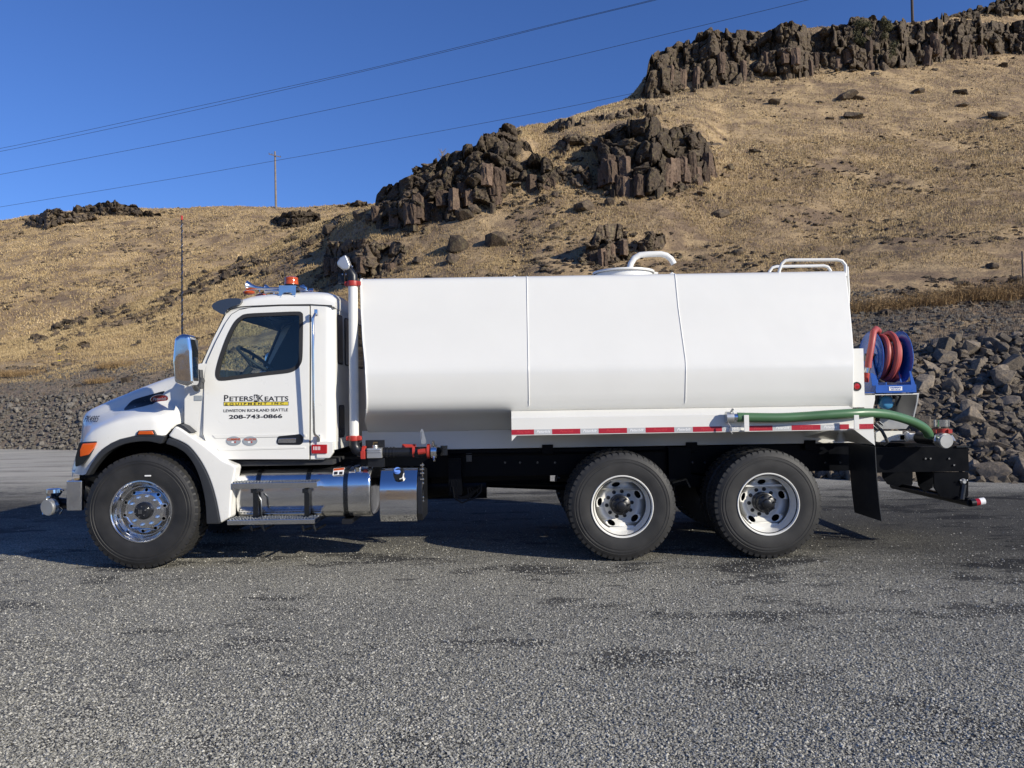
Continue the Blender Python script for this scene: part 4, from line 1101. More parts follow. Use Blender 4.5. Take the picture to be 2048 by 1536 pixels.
# ---------------------------------------------------------------- cab
TL = .055                                   # tumblehome: the cab sides lean in with height
yc0 = .165
def yl(x, z): return TL * (z - 1.0)
def ylf(x, z): return -TL * (z - 1.0)
def cab_plate(name, out, depth, mat, parent, y=0.0, holes=(), bevel=.006, far=False, **k):
    b = B()
    if far: b.prism(out, 2*YC - (yc0 + y), 2*YC - (yc0 + y) - depth, holes, ylf)
    else: b.prism(out, yc0 + y, yc0 + y + depth, holes, yl)
    return b.build(name, mat, parent, bevel=bevel, **k)
side_px = [(408, 905), (402, 728), (424, 676), (448, 627), (462, 618), (490, 612), (540, 608), (640, 607), (648, 609), (650, 680), (650, 820), (650, 884), (650, 918), (447, 919)]
win_px = smooth2([(434.5, 746), (436.5, 733), (442, 712), (452, 682), (461, 661), (470, 645), (480, 635.5), (493, 630), (540, 627.3), (592, 625.5), (600, 627.5), (602, 634), (602.3, 680), (602, 714), (599, 727), (591, 737), (576, 743), (540, 747), (474, 755.5), (444, 758.5), (436.5, 755)], 3, True)
SIDE = OL(side_px, .22); WIN = OL(win_px, .22)
WINh = offset(WIN, .012)
cowl = OL([(370, 905), (370, 758), (382, 742), (400, 727), (418, 727), (418, 905)], .24)
body = cab_plate('cab_side', SIDE, .05, M['white'], truck, y=.02, holes=[offset(WIN, .03)], bevel=.01)
bodyf = cab_plate('cab_side', SIDE, .05, M['white'], truck, y=.02, holes=[offset(WIN, .03)], bevel=.01, far=True)
b = B(); b.prism(cowl, .215, .30); b.build('cowl_panel', M['white'], truck, bevel=.012)
b = B(); b.prism(cowl, 2*YC-.215, 2*YC-.30); b.build('cowl_panel', M['white'], truck, bevel=.012)
door_px = [(408, 868), (408, 750), (413, 722), (430, 682), (449, 644), (460, 628), (475, 619), (500, 614), (560, 611), (616, 611), (618, 700), (620, 918), (449, 918), (428, 900), (413, 882)]
DOOR = OL(door_px, .20)
for far in (False, True):
    d = cab_plate('door', DOOR, .03, M['white'], truck, y=-.006, holes=[WINh], bevel=.007, far=far)
    cab_plate('door_seal', offset(DOOR, .010), .012, M['seal'], d, y=.012, holes=[offset(WIN, .028)], bevel=0, far=far)
    cab_plate('window_seal', offset(WIN, .016), .03, M['seal'], d, y=-.010, holes=[offset(WIN, -.022)], bevel=.003, far=far)
    cab_plate('window_pane', offset(WIN, -.015), .004, M['glass'], d, y=.004, bevel=0, far=far)
    if not far: door = d
# door pressings: the raised belt and the handle recess
def yd(z): return yc0 - .006 + TL*(z-1.0)
b = B(); pts = OL([(424, 870), (560, 868), (612, 869), (612, 874), (560, 874), (430, 877)], .16); b.prism(pts, -.0035 + yd(1.2), yd(1.2)+.004)
pts = OL([(434, 897), (610, 893), (610, 897), (438, 902)], .16); b.prism(pts, -.0025 + yd(1.1), yd(1.1)+.004)
b.build('door_crease', M['white'], door, bevel=.003)
hz = P(580, 880, .16)
b = B(); b.prism(roundpoly(OL([(552, 884), (556, 872), (600, 868), (606, 872), (605, 886), (600, 890), (556, 890)], .16), .012), yd(1.2)-.004, yd(1.2)+.01)
hd = b.build('door_handle', M['black'], door, bevel=.003)
b = B(); b.prism(roundpoly(OL([(555, 886), (557, 877), (592, 876), (592, 886)], .16), .01), yd(1.2)-.014, yd(1.2)-.002); b.build('grip', M['chrome'], hd, bevel=.003)
for px in (467, 500):
    q = P(px, 882, .16); b = B(); b.prism(ellipse(q[0], q[1], .073, .047, 0, 28), yd(1.2)-.0060, yd(1.2)+.002); s_ = b.build('sticker', M['stick'], door, smooth=False)
    q = P(px, 879, .16)
    text_obj('CUMMINS' if px < 480 else 'ALLISON', (q[0], yd(1.2)-.0068, q[1]), .03, M['orange'], s_, sx=1.0, bold=.0006)
    b = B(); b.box((q[0]-.022, yd(1.2)-.0072, q[1]-.035), (q[0]+.002, yd(1.2)-.0062, q[1]-.018)); b.build('sticker_mark', M['whiteplastic'], s_, smooth=False)
    b = B(); b.box((q[0]+.008, yd(1.2)-.0072, q[1]-.035), (q[0]+.022, yd(1.2)-.0062, q[1]-.018)); b.build('sticker_mark', M['red'], s_, smooth=False)
# door lettering
def dtext(body, px, py, wpx, size, mat, bold=0.0, **k):
    q = W(px, py, .18); y = yd(q.z) - .0012
    o = text_obj(body, (q.x, y, q.z), size, mat, door, up=(0, TL, 1), bold=bold, **k)
    xs = [v.co.x for v in o.data.vertices]; wd = max(xs)-min(xs); mid = (max(xs)+min(xs))/2
    tx = q.x - origin_of(door).x; sc = (wpx*(D+.18)/F)/wd
    for v in o.data.vertices: v.co.x = tx + (v.co.x-mid)*sc
    return o
dtext('P', 451.5, 797, 9, .088, M['ink'], .0012); dtext('ETERS', 481.5, 798, 47, .066, M['ink'], .0012)
dtext('K', 521, 797, 10.5, .088, M['ink'], .0012); dtext('EATTS', 552.3, 798, 47.5, .066, M['ink'], .0012)
q = W(510.5, 802, .18); b = B(); b.prism(OL([(507, 789), (514.5, 789), (514.5, 814.5), (507, 814.5)], .18), yd(1.65)-.0012+TL*.0, yd(1.65)+.002); b.build('logo_bar', M['ink'], door, smooth=False)
o = dtext('&', 510.7, 796.5, 6, .07, M['whiteplastic'], .001)
for v in o.data.vertices: v.co.y -= .0035
b = B(); b.prism(OL([(446.5, 804), (576.5, 803), (576.5, 811), (446.5, 812)], .18), yd(1.63)-.0030, yd(1.63)+.002); b.build('logo_band_edge', M['ink'], door, smooth=False)
b = B(); b.prism(OL([(447.5, 805), (575.5, 804), (575.5, 810), (447.5, 811)], .18), yd(1.63)-.0036, yd(1.63)+.002); b.build('logo_band', M['yellow'], door, smooth=False)
o = dtext('E Q U I P M E N T   I N C .', 511.5, 807.6, 122, .030, M['ink'], .0004)
for v in o.data.vertices: v.co.y -= .0035
dtext('LEWISTON RICHLAND SEATTLE', 511, 821, 129, .040, M['ink'], .0007)
dtext('208-743-0866', 511, 833.5, 107, .053, M['ink'], .0016)
# grab handle
b = B(); yg = .075
b.tube([tuple(W(633, 628, .20)), tuple(W(630, 628, yg+.03)), tuple(W(626, 636, yg)), tuple(W(626, 700, yg)), tuple(W(627, 800, yg-.005)), tuple(W(628, 862, yg-.01)), tuple(W(629, 868, yg)), tuple(W(637, 874, .12)), tuple(W(638, 875, .19))], .0135, 10)
gh = b.build('grab_handle', M['alu'], truck)
b = B()
for px, py in ((633, 626), (638, 876)): q = W(px, py, .19); b.box((q.x-.018, .16, q.z-.035), (q.x+.018, .205, q.z+.035))
b.build('handle_foot', M['chrome'], gh, bevel=.006)
# marker on the rear cab corner
b = B(); b.prism(roundpoly(OL([(623, 889), (654, 889), (654, 907), (623, 907)], .16), .008), yd(1.1)-.008, yd(1.1)+.02); mk = b.build('side_marker', M['redlens'], truck, bevel=.003)
b = B()
for i in range(5): q = P(627+3*i, 893, .16); b.box((q[0], yd(1.1)-.0095, q[1]-.035), (q[0]+.006, yd(1.1)-.0075, q[1]))
b.build('lens_ribs', M['tapemark_s'], mk, smooth=False)
b = B(); b.prism(OL([(634, 905), (634, 882), (668, 882), (668, 905), (660, 916), (634, 916)], .2), yd(1.1)+.006, yd(1.1)+.06); b.build('corner_panel', M['white'], truck, bevel=.01)
# rear pillar, rounded, with back wall
XB = W(667.5, 760, .2).x
bz0, bz1 = P(660, 900, .2)[1], P(664, 609, .2)[1]
b = B(); rows = []
for z in np.linspace(bz0, bz1, 8):
    y0 = yc0 + .016 + TL*(z-1); r = .10
    half = [(XB - .26, y0)] + [(XB - r + r*sin(a), y0 + r - r*cos(a)) for a in [pi/2*i/8 for i in range(9)]]
    ring = [Vector((x, y, z)) for x, y in half] + [Vector((x, 2*YC-y, z)) for x, y in reversed(half)]
    rows.append(ring)
b.grid(rows); bw = b.build('cab_back', M['white'], truck)
def backwin(y0, y1, z0, z1, name='rear_window'):
    b = B(); pts = roundpoly([(y0, z0), (y1, z0), (y1, z1), (y0, z1)], .05)
    n = len(pts); vs = [(XB-.004, y, z) for y, z in pts] + [(XB+.006, y, z) for y, z in pts]
    b.add(vs, [tuple(range(n)), tuple(range(2*n-1, n-1, -1))] + [(i, (i+1) % n, (i+1) % n+n, i+n) for i in range(n)])
    o = b.build(name, M['seal'], bw); 
    b = B(); pts = offset(pts, -.012); vs = [(XB+.0085, y, z) for y, z in pts]; b.add(vs, [tuple(range(n))]); b.build('window_pane', M['darkglass'], o)
z0, z1 = P(680, 728, .4)[1], P(680, 628, .4)[1]
backwin(.36, .62, z0, z1); backwin(.72, 1.72, z0, z1); backwin(1.82, 2.08, z0, z1)
backwin(.40, .66, P(680, 875, .5)[1], P(680, 810, .5)[1], 'rear_vent')
b = B(); b.box((W(415, 760, .3).x, .24, .98), (XB-.03, 2.2, 1.03)); b.box((W(410, 760, .3).x, .25, .98), (W(418, 760, .3).x, 2.19, 1.55)); b.build('cab_floor', M['interior'], truck)
# roof
rs_px = [(447, 628, 624), (455, 622, 612), (466, 617, 603), (478, 614, 597), (497, 612, 590), (530, 610, 586), (560, 609, 583), (620, 608, 581), (645, 608, 583), (658, 609, 588), (667, 611, 597), (670, 613, 606)]
rows = []
for px, pe, pt in rs_px:
    x = W(px, pe, .25).x; ze = P(px, pe, .25)[1]; zt = P(px, pt, .5)[1] 
    if px > 650: x = XB + .005 - max(0, (668 - px))*.0048
    yb = yc0 + .012 + TL*(ze-1); H_ = YC - yb; ring = []
    for i in range(25):
        a = pi*i/24; cx_ = cos(a); 
        s = abs(cx_)**.45 * (1 if cx_ > 0 else -1); zz = abs(sin(a))**.55
        ring.append(Vector((x, YC - H_*s, ze - .012 + (zt - ze + .012 + .03*(1 - s*s)*0)*zz)))
    rows.append(ring)
b = B(); b.grid(rows); b.add(rows[-1], [tuple(range(25))]); b.add(rows[0], [tuple(range(25))])
roof = b.build('roof', M['white'], truck, angle=50)
b = B(); gp = [(447, 629), (462, 619), (480, 614), (500, 612.5), (560, 610), (620, 609.2), (664, 611.5)]
b.tube([W(px, py, yc0 + .012 + TL*(P(px, py, .25)[1]-1)) for px, py in gp], .006, 6); b.build('roof_seam', M['seal'], roof)
# windshield and pillars
wx0 = W(404, 728, .3); wx1 = W(449, 628, .3)
b = B(); rows = []
for t in np.linspace(0, 1, 6):
    p = wx0.lerp(wx1, t); rr = []
    for s in np.linspace(-1, 1, 15): rr.append(Vector((p.x + .03 - .14*(1 - s*s), YC + s*(.93 - .03*t), p.z)))
    rows.append(rr)
b.grid(rows); b.build('windshield', M['glass'], truck)
b = B()
for sg in (-1, 1): b.tube([(wx0.x+.015, YC+sg*.945, wx0.z-.02), (wx1.x+.02, YC+sg*.91, wx1.z)], .022, 8)
b.build('windshield_trim', M['seal'], truck)
# sun visor
vt = [(479, 597), (481, 603), (478, 608), (462, 613), (452, 619), (448, 628), (440, 627), (425, 618), (421.5, 612), (424, 607), (434, 601), (452, 596.5), (470, 595.5)]
b = B(); rows = []
pv = OL(vt, .2)
for i in range(15):
    s = -1 + 2*i/14; off = -.07*(1 - s*s); rows.append([Vector((x + off*max(0, 1-(j in (0, 1, 2))*.7), YC + s*1.0, z + .02*(1-s*s))) for j, (x, z) in enumerate(pv)])
b.grid(rows, True); b.add(rows[0], [tuple(range(len(pv)))]); b.add(rows[-1], [tuple(range(len(pv)))]); b.build('sun_visor', M['visor'], truck, angle=50)
# interior
b = B(); b.box((W(420, 760, .3).x-.08, .30, 1.25), (W(455, 760, .3).x, 2.14, P(450, 742, .5)[1]))
b.tube([Vector((W(440, 760, .4).x, .5, 1.86)), Vector((W(470, 760, .4).x, .6, 1.84))], .05, 8)
b.build('dashboard', M['interior'], truck, bevel=.03)
sc_ = W(512, 720, .62); b = B()
ax = Vector((-.62, 0, .78)).normalized(); u_ = Vector((.78, 0, .62)); v_ = Vector((0, 1, 0))
ring = [sc_ + Vector((.16*cos(t), 0, 0))*0 + (Vector((.80, 0, -.60))*cos(t) + v_*sin(t))*.225 for t in [2*pi*i/28 for i in range(28)]]
b.tube(ring, .017, 8, closed=True)
for a in (.3, 2.1, 4.2): b.tube([sc_ - Vector((.05, 0, .06)), sc_ + (Vector((.80, 0, -.60))*cos(a) + v_*sin(a))*.22], .014, 6)
b.cyl(sc_ - Vector((.06, 0, .08)), sc_ - Vector((.28, 0, .36)), .035, n=10); b.build('steering_wheel', M['interior'], truck)
def seat(y):
    b = B(); x = W(560, 760, .8).x
    b.prism(roundpoly([(x-.20, 1.33), (x+.34, 1.27), (x+.36, 1.45), (x-.19, 1.47)], .05), y-.24, y+.24)
    b.prism(roundpoly([(x+.22, 1.4), (x+.38, 1.4), (x+.50, 2.10), (x+.38, 2.12)], .05), y-.24, y+.24)
    b.prism(roundpoly([(x+.40, 2.1), (x+.49, 2.1), (x+.53, 2.3), (x+.43, 2.32)], .03), y-.13, y+.13)
    b.build('seat', M['interior'], truck, bevel=.03)
seat(.68); seat(1.75)
b = B(); b.prism(OL([(520, 760), (585, 640), (612, 600), (640, 600), (640, 760)], 1.9), 1.95, 2.02); 
b.build('rear_trim', M['interior'], truck)
b = B(); b.box((XB-.10, .3, 1.1), (XB-.06, 2.14, 2.5)); b.box((W(470, 760, .3).x, .3, P(500, 605, .3)[1]), (XB-.08, 2.14, P(500, 601, .3)[1])); b.build('headliner', M['interior'], truck)
b = B(); b.box((W(428, 760, .3).x, .245, 1.1), (XB-.1, .27, P(500, 757, .3)[1])); b.box((W(428, 760, .3).x, 2.17, 1.1), (XB-.1, 2.195, P(500, 757, .3)[1])); b.build('door_trim', M['interior'], truck)

# mirrors
def mirror(side):
    s = 1 if side == 0 else -1; yv = lambda y: y if side == 0 else 2*YC - y
    b = B(); pts = roundpoly(OL([(353, 676), (368, 668), (384, 671), (388, 700), (390, 768), (378, 774), (353, 766), (349, 720)], -.16), .03)
    b.prism(pts, yv(-.22), yv(-.04)); mm = b.build('mirror', M['chrome'], truck, bevel=.035, segs=4)
    b = B(); x0 = W(391, 720, -.12).x; z0_, z1_ = P(385, 762, -.1)[1], P(385, 680, -.1)[1]
    b.box((x0-.012, min(yv(-.2), yv(-.06)), z0_), (x0+.004, max(yv(-.2), yv(-.06)), z1_)); b.build('mirror_glass', M['darkglass'], mm, bevel=.004)
    b = B()
    p0 = W(386, 768, -.1); p1 = W(399, 760, .1); p2 = W(404, 762, .22)
    f = lambda p: Vector((p.x, yv(p.y), p.z))
    b.tube([f(p0), f(W(393, 778, 0)), f(p1), f(p2)], [.022, .028, .03, .035], 10)
    b.tube([f(W(399, 740, .16)), f(W(401, 778, .16))], .032, 10)
    b.tube([f(W(376, 736, -.05)), f(W(392, 738, .1)), f(W(402, 745, .2))], .015, 8)
    b.build('mirror_arm', M['plastic'], mm, bevel=0)
mirror(0); mirror(1)
# small data plate by the cowl
b = B(); b.prism(OL([(388, 791), (403, 791), (403, 801), (388, 801)], .2), .208, .22); b.build('cowl_plate', M['stick'], truck, smooth=False)

# antenna on far fender side of the mirror
b = B(); p = W(364.5, 700, .45); 
pts = [W(364.5, 695, .45), W(364, 600, .45), W(363.7, 520, .45), W(363.6, 440, .45)]; pts.insert(0, Vector((pts[0].x, .45, 1.75)))
b.tube(pts, [.010, .011, .009, .008, .006], 8)
aw = b.build('whip_antenna', M['black'], truck)
b = B(); bp = pts[1]; tp = pts[-1]
n_ = 90
b.tube([bp.lerp(tp, i/n_) + Vector((.010*cos(i*1.3), .010*sin(i*1.3), 0)) for i in range(n_+1)], .0028, 5); b.build('coil', M['chrome'], aw)
b = B(); b.cyl(tp, tp + Vector((0, 0, .045)), .012, n=8); b.build('antenna_tip', M['red'], aw)
# roof gear: horn, beacon, plate bracket
zr = P(560, 583, .6)[1]
hb = W(498, 573, .55); b = B()
path = [W(x, y, .55) for x, y in ((495, 573), (497, 573), (502, 574), (512, 576), (530, 577), (560, 577), (585, 577))]
b.tube(path, [.062, .052, .034, .022, .014, .012, .014], 16, cap=False); b.tube([path[-1], path[-1]+Vector((.05, 0, 0))], .03, 12)
b.tube([W(520, 577, .55), W(520, 586, .55)], .008, 6); b.tube([W(494.3, 573, .55), W(495, 573, .55)], [.062, .066], 16, cap=False)
b.build('air_horn', M['alu'], truck)
b = B(); path = [p + Vector((.12, .22, 0)) for p in path]; b.tube(path, [.055, .046, .03, .02, .014, .012, .014], 16, cap=False); b.tube([path[-1], path[-1]+Vector((.05, 0, 0))], .03, 12); b.tube([path[3], path[3] + Vector((0, 0, -.06))], .008, 6); b.build('air_horn', M['alu'], truck)
b = B(); q = W(498, 585, .5); b.ball(q, .05, 12, (1.3, 1, .5)); ml = b.build('marker_lamp', M['orange'], roof)
b = B()
for i, yy in enumerate((.9, YC, 1.54)): b.ball((q.x-.02*(i == 1), yy, q.z+.02), .05, 12, (1.3, 1, .5))
b.build('marker_lamps', M['orange'], roof)
bc = W(583, 566, .45)
b = B(); b.lathe([(.0, .065), (.05, .063), (.066, .055), (.07, .035), (.066, .03), (.07, .005), (.07, -.01), (.072, -.022)], bc, 'z', 24); bea = b.build('beacon', M['orange'], truck)
b = B(); b.lathe([(.074, -.018), (.072, -.035), (.055, -.05), (.05, -.075), (.09, -.08), (.09, -.09), (.0, -.09)], bc, 'z', 24); b.build('beacon_base', M['black'], bea)
b = B(); pp = OL([(560, 572), (594, 572), (594, 584), (593, 594), (591, 597), (587, 596), (586, 588), (583, 586), (570, 586), (567, 589), (565, 596), (562, 597), (559, 594), (560, 584)], .34)
b.prism(pp, .30, .306); q = W(577, 572, .3); b.box((q.x-.085, .306, q.z-.006), (q.x+.085, .6, q.z)); b.build('beacon_bracket', M['alu'], bea, bevel=0)
b = B()
for px, py in ((562, 595), (590, 594)): q = W(px, py, .3); b.cyl((q.x, .285, q.z), (q.x, .31, q.z), .009, n=8)
b.build('bracket_bolt', M['chrome'], bea)
b = B(); b.tube([W(600, 575, .7), W(606, 574, .7), W(612, 577, .7), W(612, 582, .7)], [.02, .028, .018, .016], 10); b.build('roof_valve', M['chrome'], truck)
b = B(); b.tube([W(569, 584, .9), W(569, 535, .9)], .004, 6); b.tube([W(569, 534, .9), W(569, 531, .9)], .01, 6); b.tube([W(569, 588, .9), W(569, 580, .9)], .014, 8); b.build('radio_antenna', M['black'], truck)

# ---------------------------------------------------------------- hood
HS = [  # px, top row, crest row, low row, hood y, fender y
 (144, 934, 938, 945, .50, .34), (150, 917, 930, 948, .46, .26), (157, 895, 915, 949, .44, .18), (163, 868, 900, 950, .52, .13), (166, 833, 885, 950, .62, .10),
 (172, 824, 872, 948, .56, .075), (184, 817, 862, 925, .52, .05), (203, 808, 852, 899, .48, .035), (222, 799, 845, 886, .46, .028), (240, 792, 840, 878, .44, .025), (270, 779.5, 835, 871, .42, .025), (300, 768, 833, 868, .40, .025),
 (322, 760, 834, 871, .385, .032), (332, 756.5, 834, 870, .38, .06), (341, 754, 834, 861, .37, .11), (351, 751, 832, 852, .36, .18), (358, 749, 830, 848, .35, .235), (371, 745, 828, 844, .34, .30)]
for side in (0, 1):
    rows = []; b = B()
    for px, pt, pc, pl, yh, yf_ in HS:
        x = W(px, (pt+pl)/2, .12).x
        zt = P(px, pt, yh+.12)[1]; zc = P(px, pc, yf_+.02)[1]; zl = P(px, pl, yf_)[1]
        row = [Vector((x, YC, zt + .025)), Vector((x, yh+.45, zt + .02)), Vector((x, yh+.25, zt + .008)), Vector((x, yh+.13, zt-.004)), Vector((x, yh+.06, zt - .022)), Vector((x, yh+.02, zt - .055)), Vector((x, yh, zt-.11))]
        if zt - .11 < zc + .10: row = [Vector((x, p.y, min(p.z, zt+.02))) for p in row]; 
        zs = max(zl+.02, min(zt-.12, zc + .17))
        for k in range(1, 4): t = k/4; row.append(Vector((x, yh - (yh-yf_)*.04*t, (min(zt-.11, 9))*(1-t) + zs*t)))
        for k in range(9):
            t = k/8; ss = t*t*(3-2*t); z = zs + (min(zc-.02, zs) - zs)*t
            row.append(Vector((x, (yh-(yh-yf_)*.04)*(1-ss) + (yf_+.012)*ss, z)))
        zz0 = row[-1].z
        for k in range(1, 5): t = k/4; row.append(Vector((x, yf_ + .012*(1-t)**2, zz0 + (zl - zz0)*t)))
        row.append(Vector((x, yf_ + .025, zl - .0))); row.append(Vector((x, yf_ + .05, zl + .012)))
        pyz = lambda z, y: (pt+pl)/2
        row = [Vector((W(px, pt + (pl-pt)*min(1, max(0, (zt-p.z)/max(.05, zt-zl))), min(p.y, yh+.13)).x, p.y, p.z)) for p in row]
        if side: row = [Vector((p.x, 2*YC-p.y, p.z)) for p in row]
        rows.append(row)
    b.grid(rows)
    hood = b.build('hood', M['white'], truck, angle=60) if side == 0 else hood
    if side: b.build('hood_side', M['white'], hood, angle=60)
    b = B(); b.grid([[p + Vector((-.012, .06 if side == 0 else -.06, -.012)) for p in r] for r in rows[4:]]); b.build('hood_liner', M['black'], hood)
# grille front
xg = W(168, 850, .7).x + .10; b = B(); b.box((xg-.01, .62, 1.02), (xg+.05, 1.82, P(168, 835, .7)[1]-.02)); b.build('grille', M['plastic'], hood, bevel=.02)
# crown trims: shaded vent with emblem
b = B()
vent = OL([(251, 819), (263, 803), (274, 799), (327, 783), (324, 788), (314, 796), (310, 806), (280, 813)], .42)
vpx = [(249, 820), (255, 810), (263, 802), (274, 797), (300, 789.5), (328, 782), (324, 789), (313, 797), (309, 806), (296, 810), (280, 814)]
horg = origin_of(truck); hbv = BVHTree.FromPolygons([v.co + horg for v in hood.data.vertices], [tuple(f.vertices) for f in hood.data.polygons])
cx_ = sum(p[0] for p in vpx)/len(vpx); cy_ = sum(p[1] for p in vpx)/len(vpx); rings = []
for k_, sc_v in enumerate((1.0, .75, .5, .25, .02)):
    row = []
    for px_, py_ in smooth2(vpx, 3, True):
        x_v, y_v = cx_ + (px_-cx_)*sc_v, cy_ + (py_-cy_)*sc_v; dr = ray(x_v, y_v); h_ = hbv.ray_cast(CAM, dr)
        row.append((h_[0] if h_[0] is not None else W(x_v, y_v, .4)) - dr*.006)
    rings.append(row)
b = B(); b.grid(rings, True); b.build('hood_vent', M['black'], hood)
q = P(322, 798, .4); b = B(); b.prism(ellipse(q[0], q[1], .098, .048, .05, 32), .367, .40); em = b.build('emblem', M['chrome'], hood, bevel=.003)
b = B(); b.prism(ellipse(q[0], q[1], .089, .040, .05, 32), .3645, .38); b.build('emblem_face', M['emblem'], em)
text_obj('Peterbilt', (q[0], .3635, q[1]), .040, M['galv'], em, shear=.35, bold=.0004, right=(1, 0, .05))
pk = text_obj('PK4985', tuple(W(188, 838, .50) + Vector((0, -.03, 0))), .088, M['ink'], hood, sx=.86, bold=.0010, right=(1, 0, -.005))
hb_ = BVHTree.FromPolygons([v.co.copy() for v in hood.data.vertices], [tuple(f.vertices) for f in hood.data.polygons])
pv_ = pk.data.vertices; xa_, xb_ = min(v.co.x for v in pv_), max(v.co.x for v in pv_); za_, zb_ = min(v.co.z for v in pv_), max(v.co.z for v in pv_)
def hy_(x, z):
    h_ = hb_.ray_cast(Vector((x, -3, z)), Vector((0, 1, 0))); return h_[0].y if h_[0] is not None else None
hs_ = [(x, z, hy_(x, z)) for x in np.linspace(xa_, xb_, 5) for z in np.linspace(za_, zb_, 3)]; hs_ = [h for h in hs_ if h[2] is not None]
A_ = np.array([[1, h[0], h[1]] for h in hs_]); cf_ = np.linalg.lstsq(A_, np.array([h[2] for h in hs_]), rcond=None)[0]
lo_ = min(h[2] - (cf_[0] + cf_[1]*h[0] + cf_[2]*h[1]) for h in hs_)
for v in pv_: v.co.y = cf_[0] + cf_[1]*v.co.x + cf_[2]*v.co.z + lo_ - .003
# headlamp and turn lamp
b = B(); b.prism(OL([(160, 884), (197, 882), (190, 898), (180, 914), (168, 928), (152, 934), (152, 915)], .06), .035, .20); hl = b.build('headlight', M['darkglass'], hood, bevel=.015)
b = B(); b.prism(OL([(165, 887), (193, 885), (187, 897), (177, 910), (160, 914), (160, 900)], .03), .020, .06); b.build('turn_signal', M['orange'], hl, bevel=.012)
b = B(); b.prism(OL([(271, 873), (276, 861), (306, 860), (311, 869), (311, 873)], .0), .0, .05); mkb = b.build('fender_marker', M['plastic'], hood, bevel=.006)
b = B(); b.prism(OL([(275, 869), (278, 862), (304, 861.5), (307, 869)], -.01), -.012, .03); b.build('amber_lens', M['orange'], mkb, bevel=.006)
# arch trims
def arch(name, outer, inner, y0, y1, par, bev=.012):
    so_, si_ = smooth2(outer[:-1] if name == 'arch_trim' else outer), smooth2(inner)
    if name == 'arch_trim': so_.append(outer[-1])
    b = B(); b.prism(OL(so_, .02) + OL(list(reversed(si_)), .02), y0, y1); return b.build(name, M['plastic'], par, bevel=bev)
arch('arch_trim', [(171, 950), (184, 926), (203, 900), (222, 887), (240, 879), (270, 872), (300, 869), (331, 872), (326, 886)],
     [(166.5, 950), (179, 951), (191, 932), (210, 910), (228, 898), (248, 889), (272, 884), (298, 883), (322, 888)][1:], .005, .10, hood)
rf = OL([(350, 852), (362, 858), (382, 872), (405, 888), (430, 908), (446, 922), (470, 930), (471, 936), (464, 975), (462, 1000), (460, 1035), (440, 1047), (431, 1000), (419, 960), (402, 925), (380, 896), (362, 884), (345, 877), (336, 872)], .03)
b = B(); rf = OL(smooth2([(350, 852), (362, 858), (382, 872), (405, 888), (430, 908), (446, 921), (462, 928)]) + [(470, 931), (471, 937), (464, 975), (462, 1000), (460, 1035), (440, 1047)] + smooth2([(440, 1047), (431, 1000), (419, 960), (402, 925), (380, 896), (362, 884), (345, 877), (336, 872)])[1:], .03); b.prism(rf, .03, .20); b.build('rear_fender', M['white'], truck, bevel=.025, segs=3)
arch('rear_arch_trim', [(336, 876), (345, 878), (362, 885), (380, 897), (402, 926), (419, 961), (431, 1001), (440, 1048)],
     [(331, 888), (345, 892), (358, 898), (372, 908), (388, 930), (401, 962), (410, 1002), (413, 1048)], .015, .28, truck)
b = B(); b.prism(OL([(350, 850), (356, 848), (366, 852), (381, 865), (376, 866), (362, 858)], .04), .06, .2); b.build('fender_bracket', M['plastic'], truck)
b = B()   # inner wheel house
wp = [(150, 952), (200, 900), (240, 868), (300, 858), (350, 862), (400, 905), (440, 990)]
rows = [[Vector((P(px, py, .1)[0], y, P(px, py, .1)[1])) for px, py in wp] for y in (.34, .70)]
b.grid(rows); rows = [[Vector((v.x, 2*YC-v.y, v.z)) for v in r] for r in rows]; b.grid(rows)
b.box((W(190, 900, .7).x, .70, .70), (W(400, 900, .7).x, 1.75, 1.25)); b.build('wheel_house', M['frame'], truck)

# bumper and front plumbing
zb0, zb1 = P(145, 1021, .12)[1], P(150, 961, .12)[1]
b = B(); xb0 = W(128, 900, .12).x; xb1 = W(166, 900, .12).x
plan = roundpoly([(xb1, .10), (xb0 + .03, .10), (xb0 - .03, .30), (xb0 - .06, YC), (xb0-.03, 2.14), (xb0 + .03, 2.34), (xb1, 2.34), (xb1, 2.28), (xb0+.10, 2.28), (xb0+.06, YC), (xb0+.10, .16), (xb1, .16)], .03)
n = len(plan); vs = [(x, y, zb0 - 0*x) for x, y in plan] + [(x, y, zb1) for x, y in plan]
tri = tessellate_polygon([[Vector((x, y, 0)) for x, y in plan]])
b.add(vs, [tuple(t) for t in tri] + [tuple(i+n for i in reversed(t)) for t in tri] + [(i, (i+1) % n, (i+1) % n+n, i+n) for i in range(n)])
b.build('bumper', M['alu'], truck, bevel=.010)
b = B(); b.box((XFR + .05, .5, .62), (XF-.2, 1.9, .95)); b.build('front_crossmember', M['frame'], truck, bevel=.01)
b = B(); b.prism(OL([(171, 972), (184, 979), (180, 990), (165, 1002)], .3), .3, .33); b.build('tow_bracket', M['dullalu'], truck)
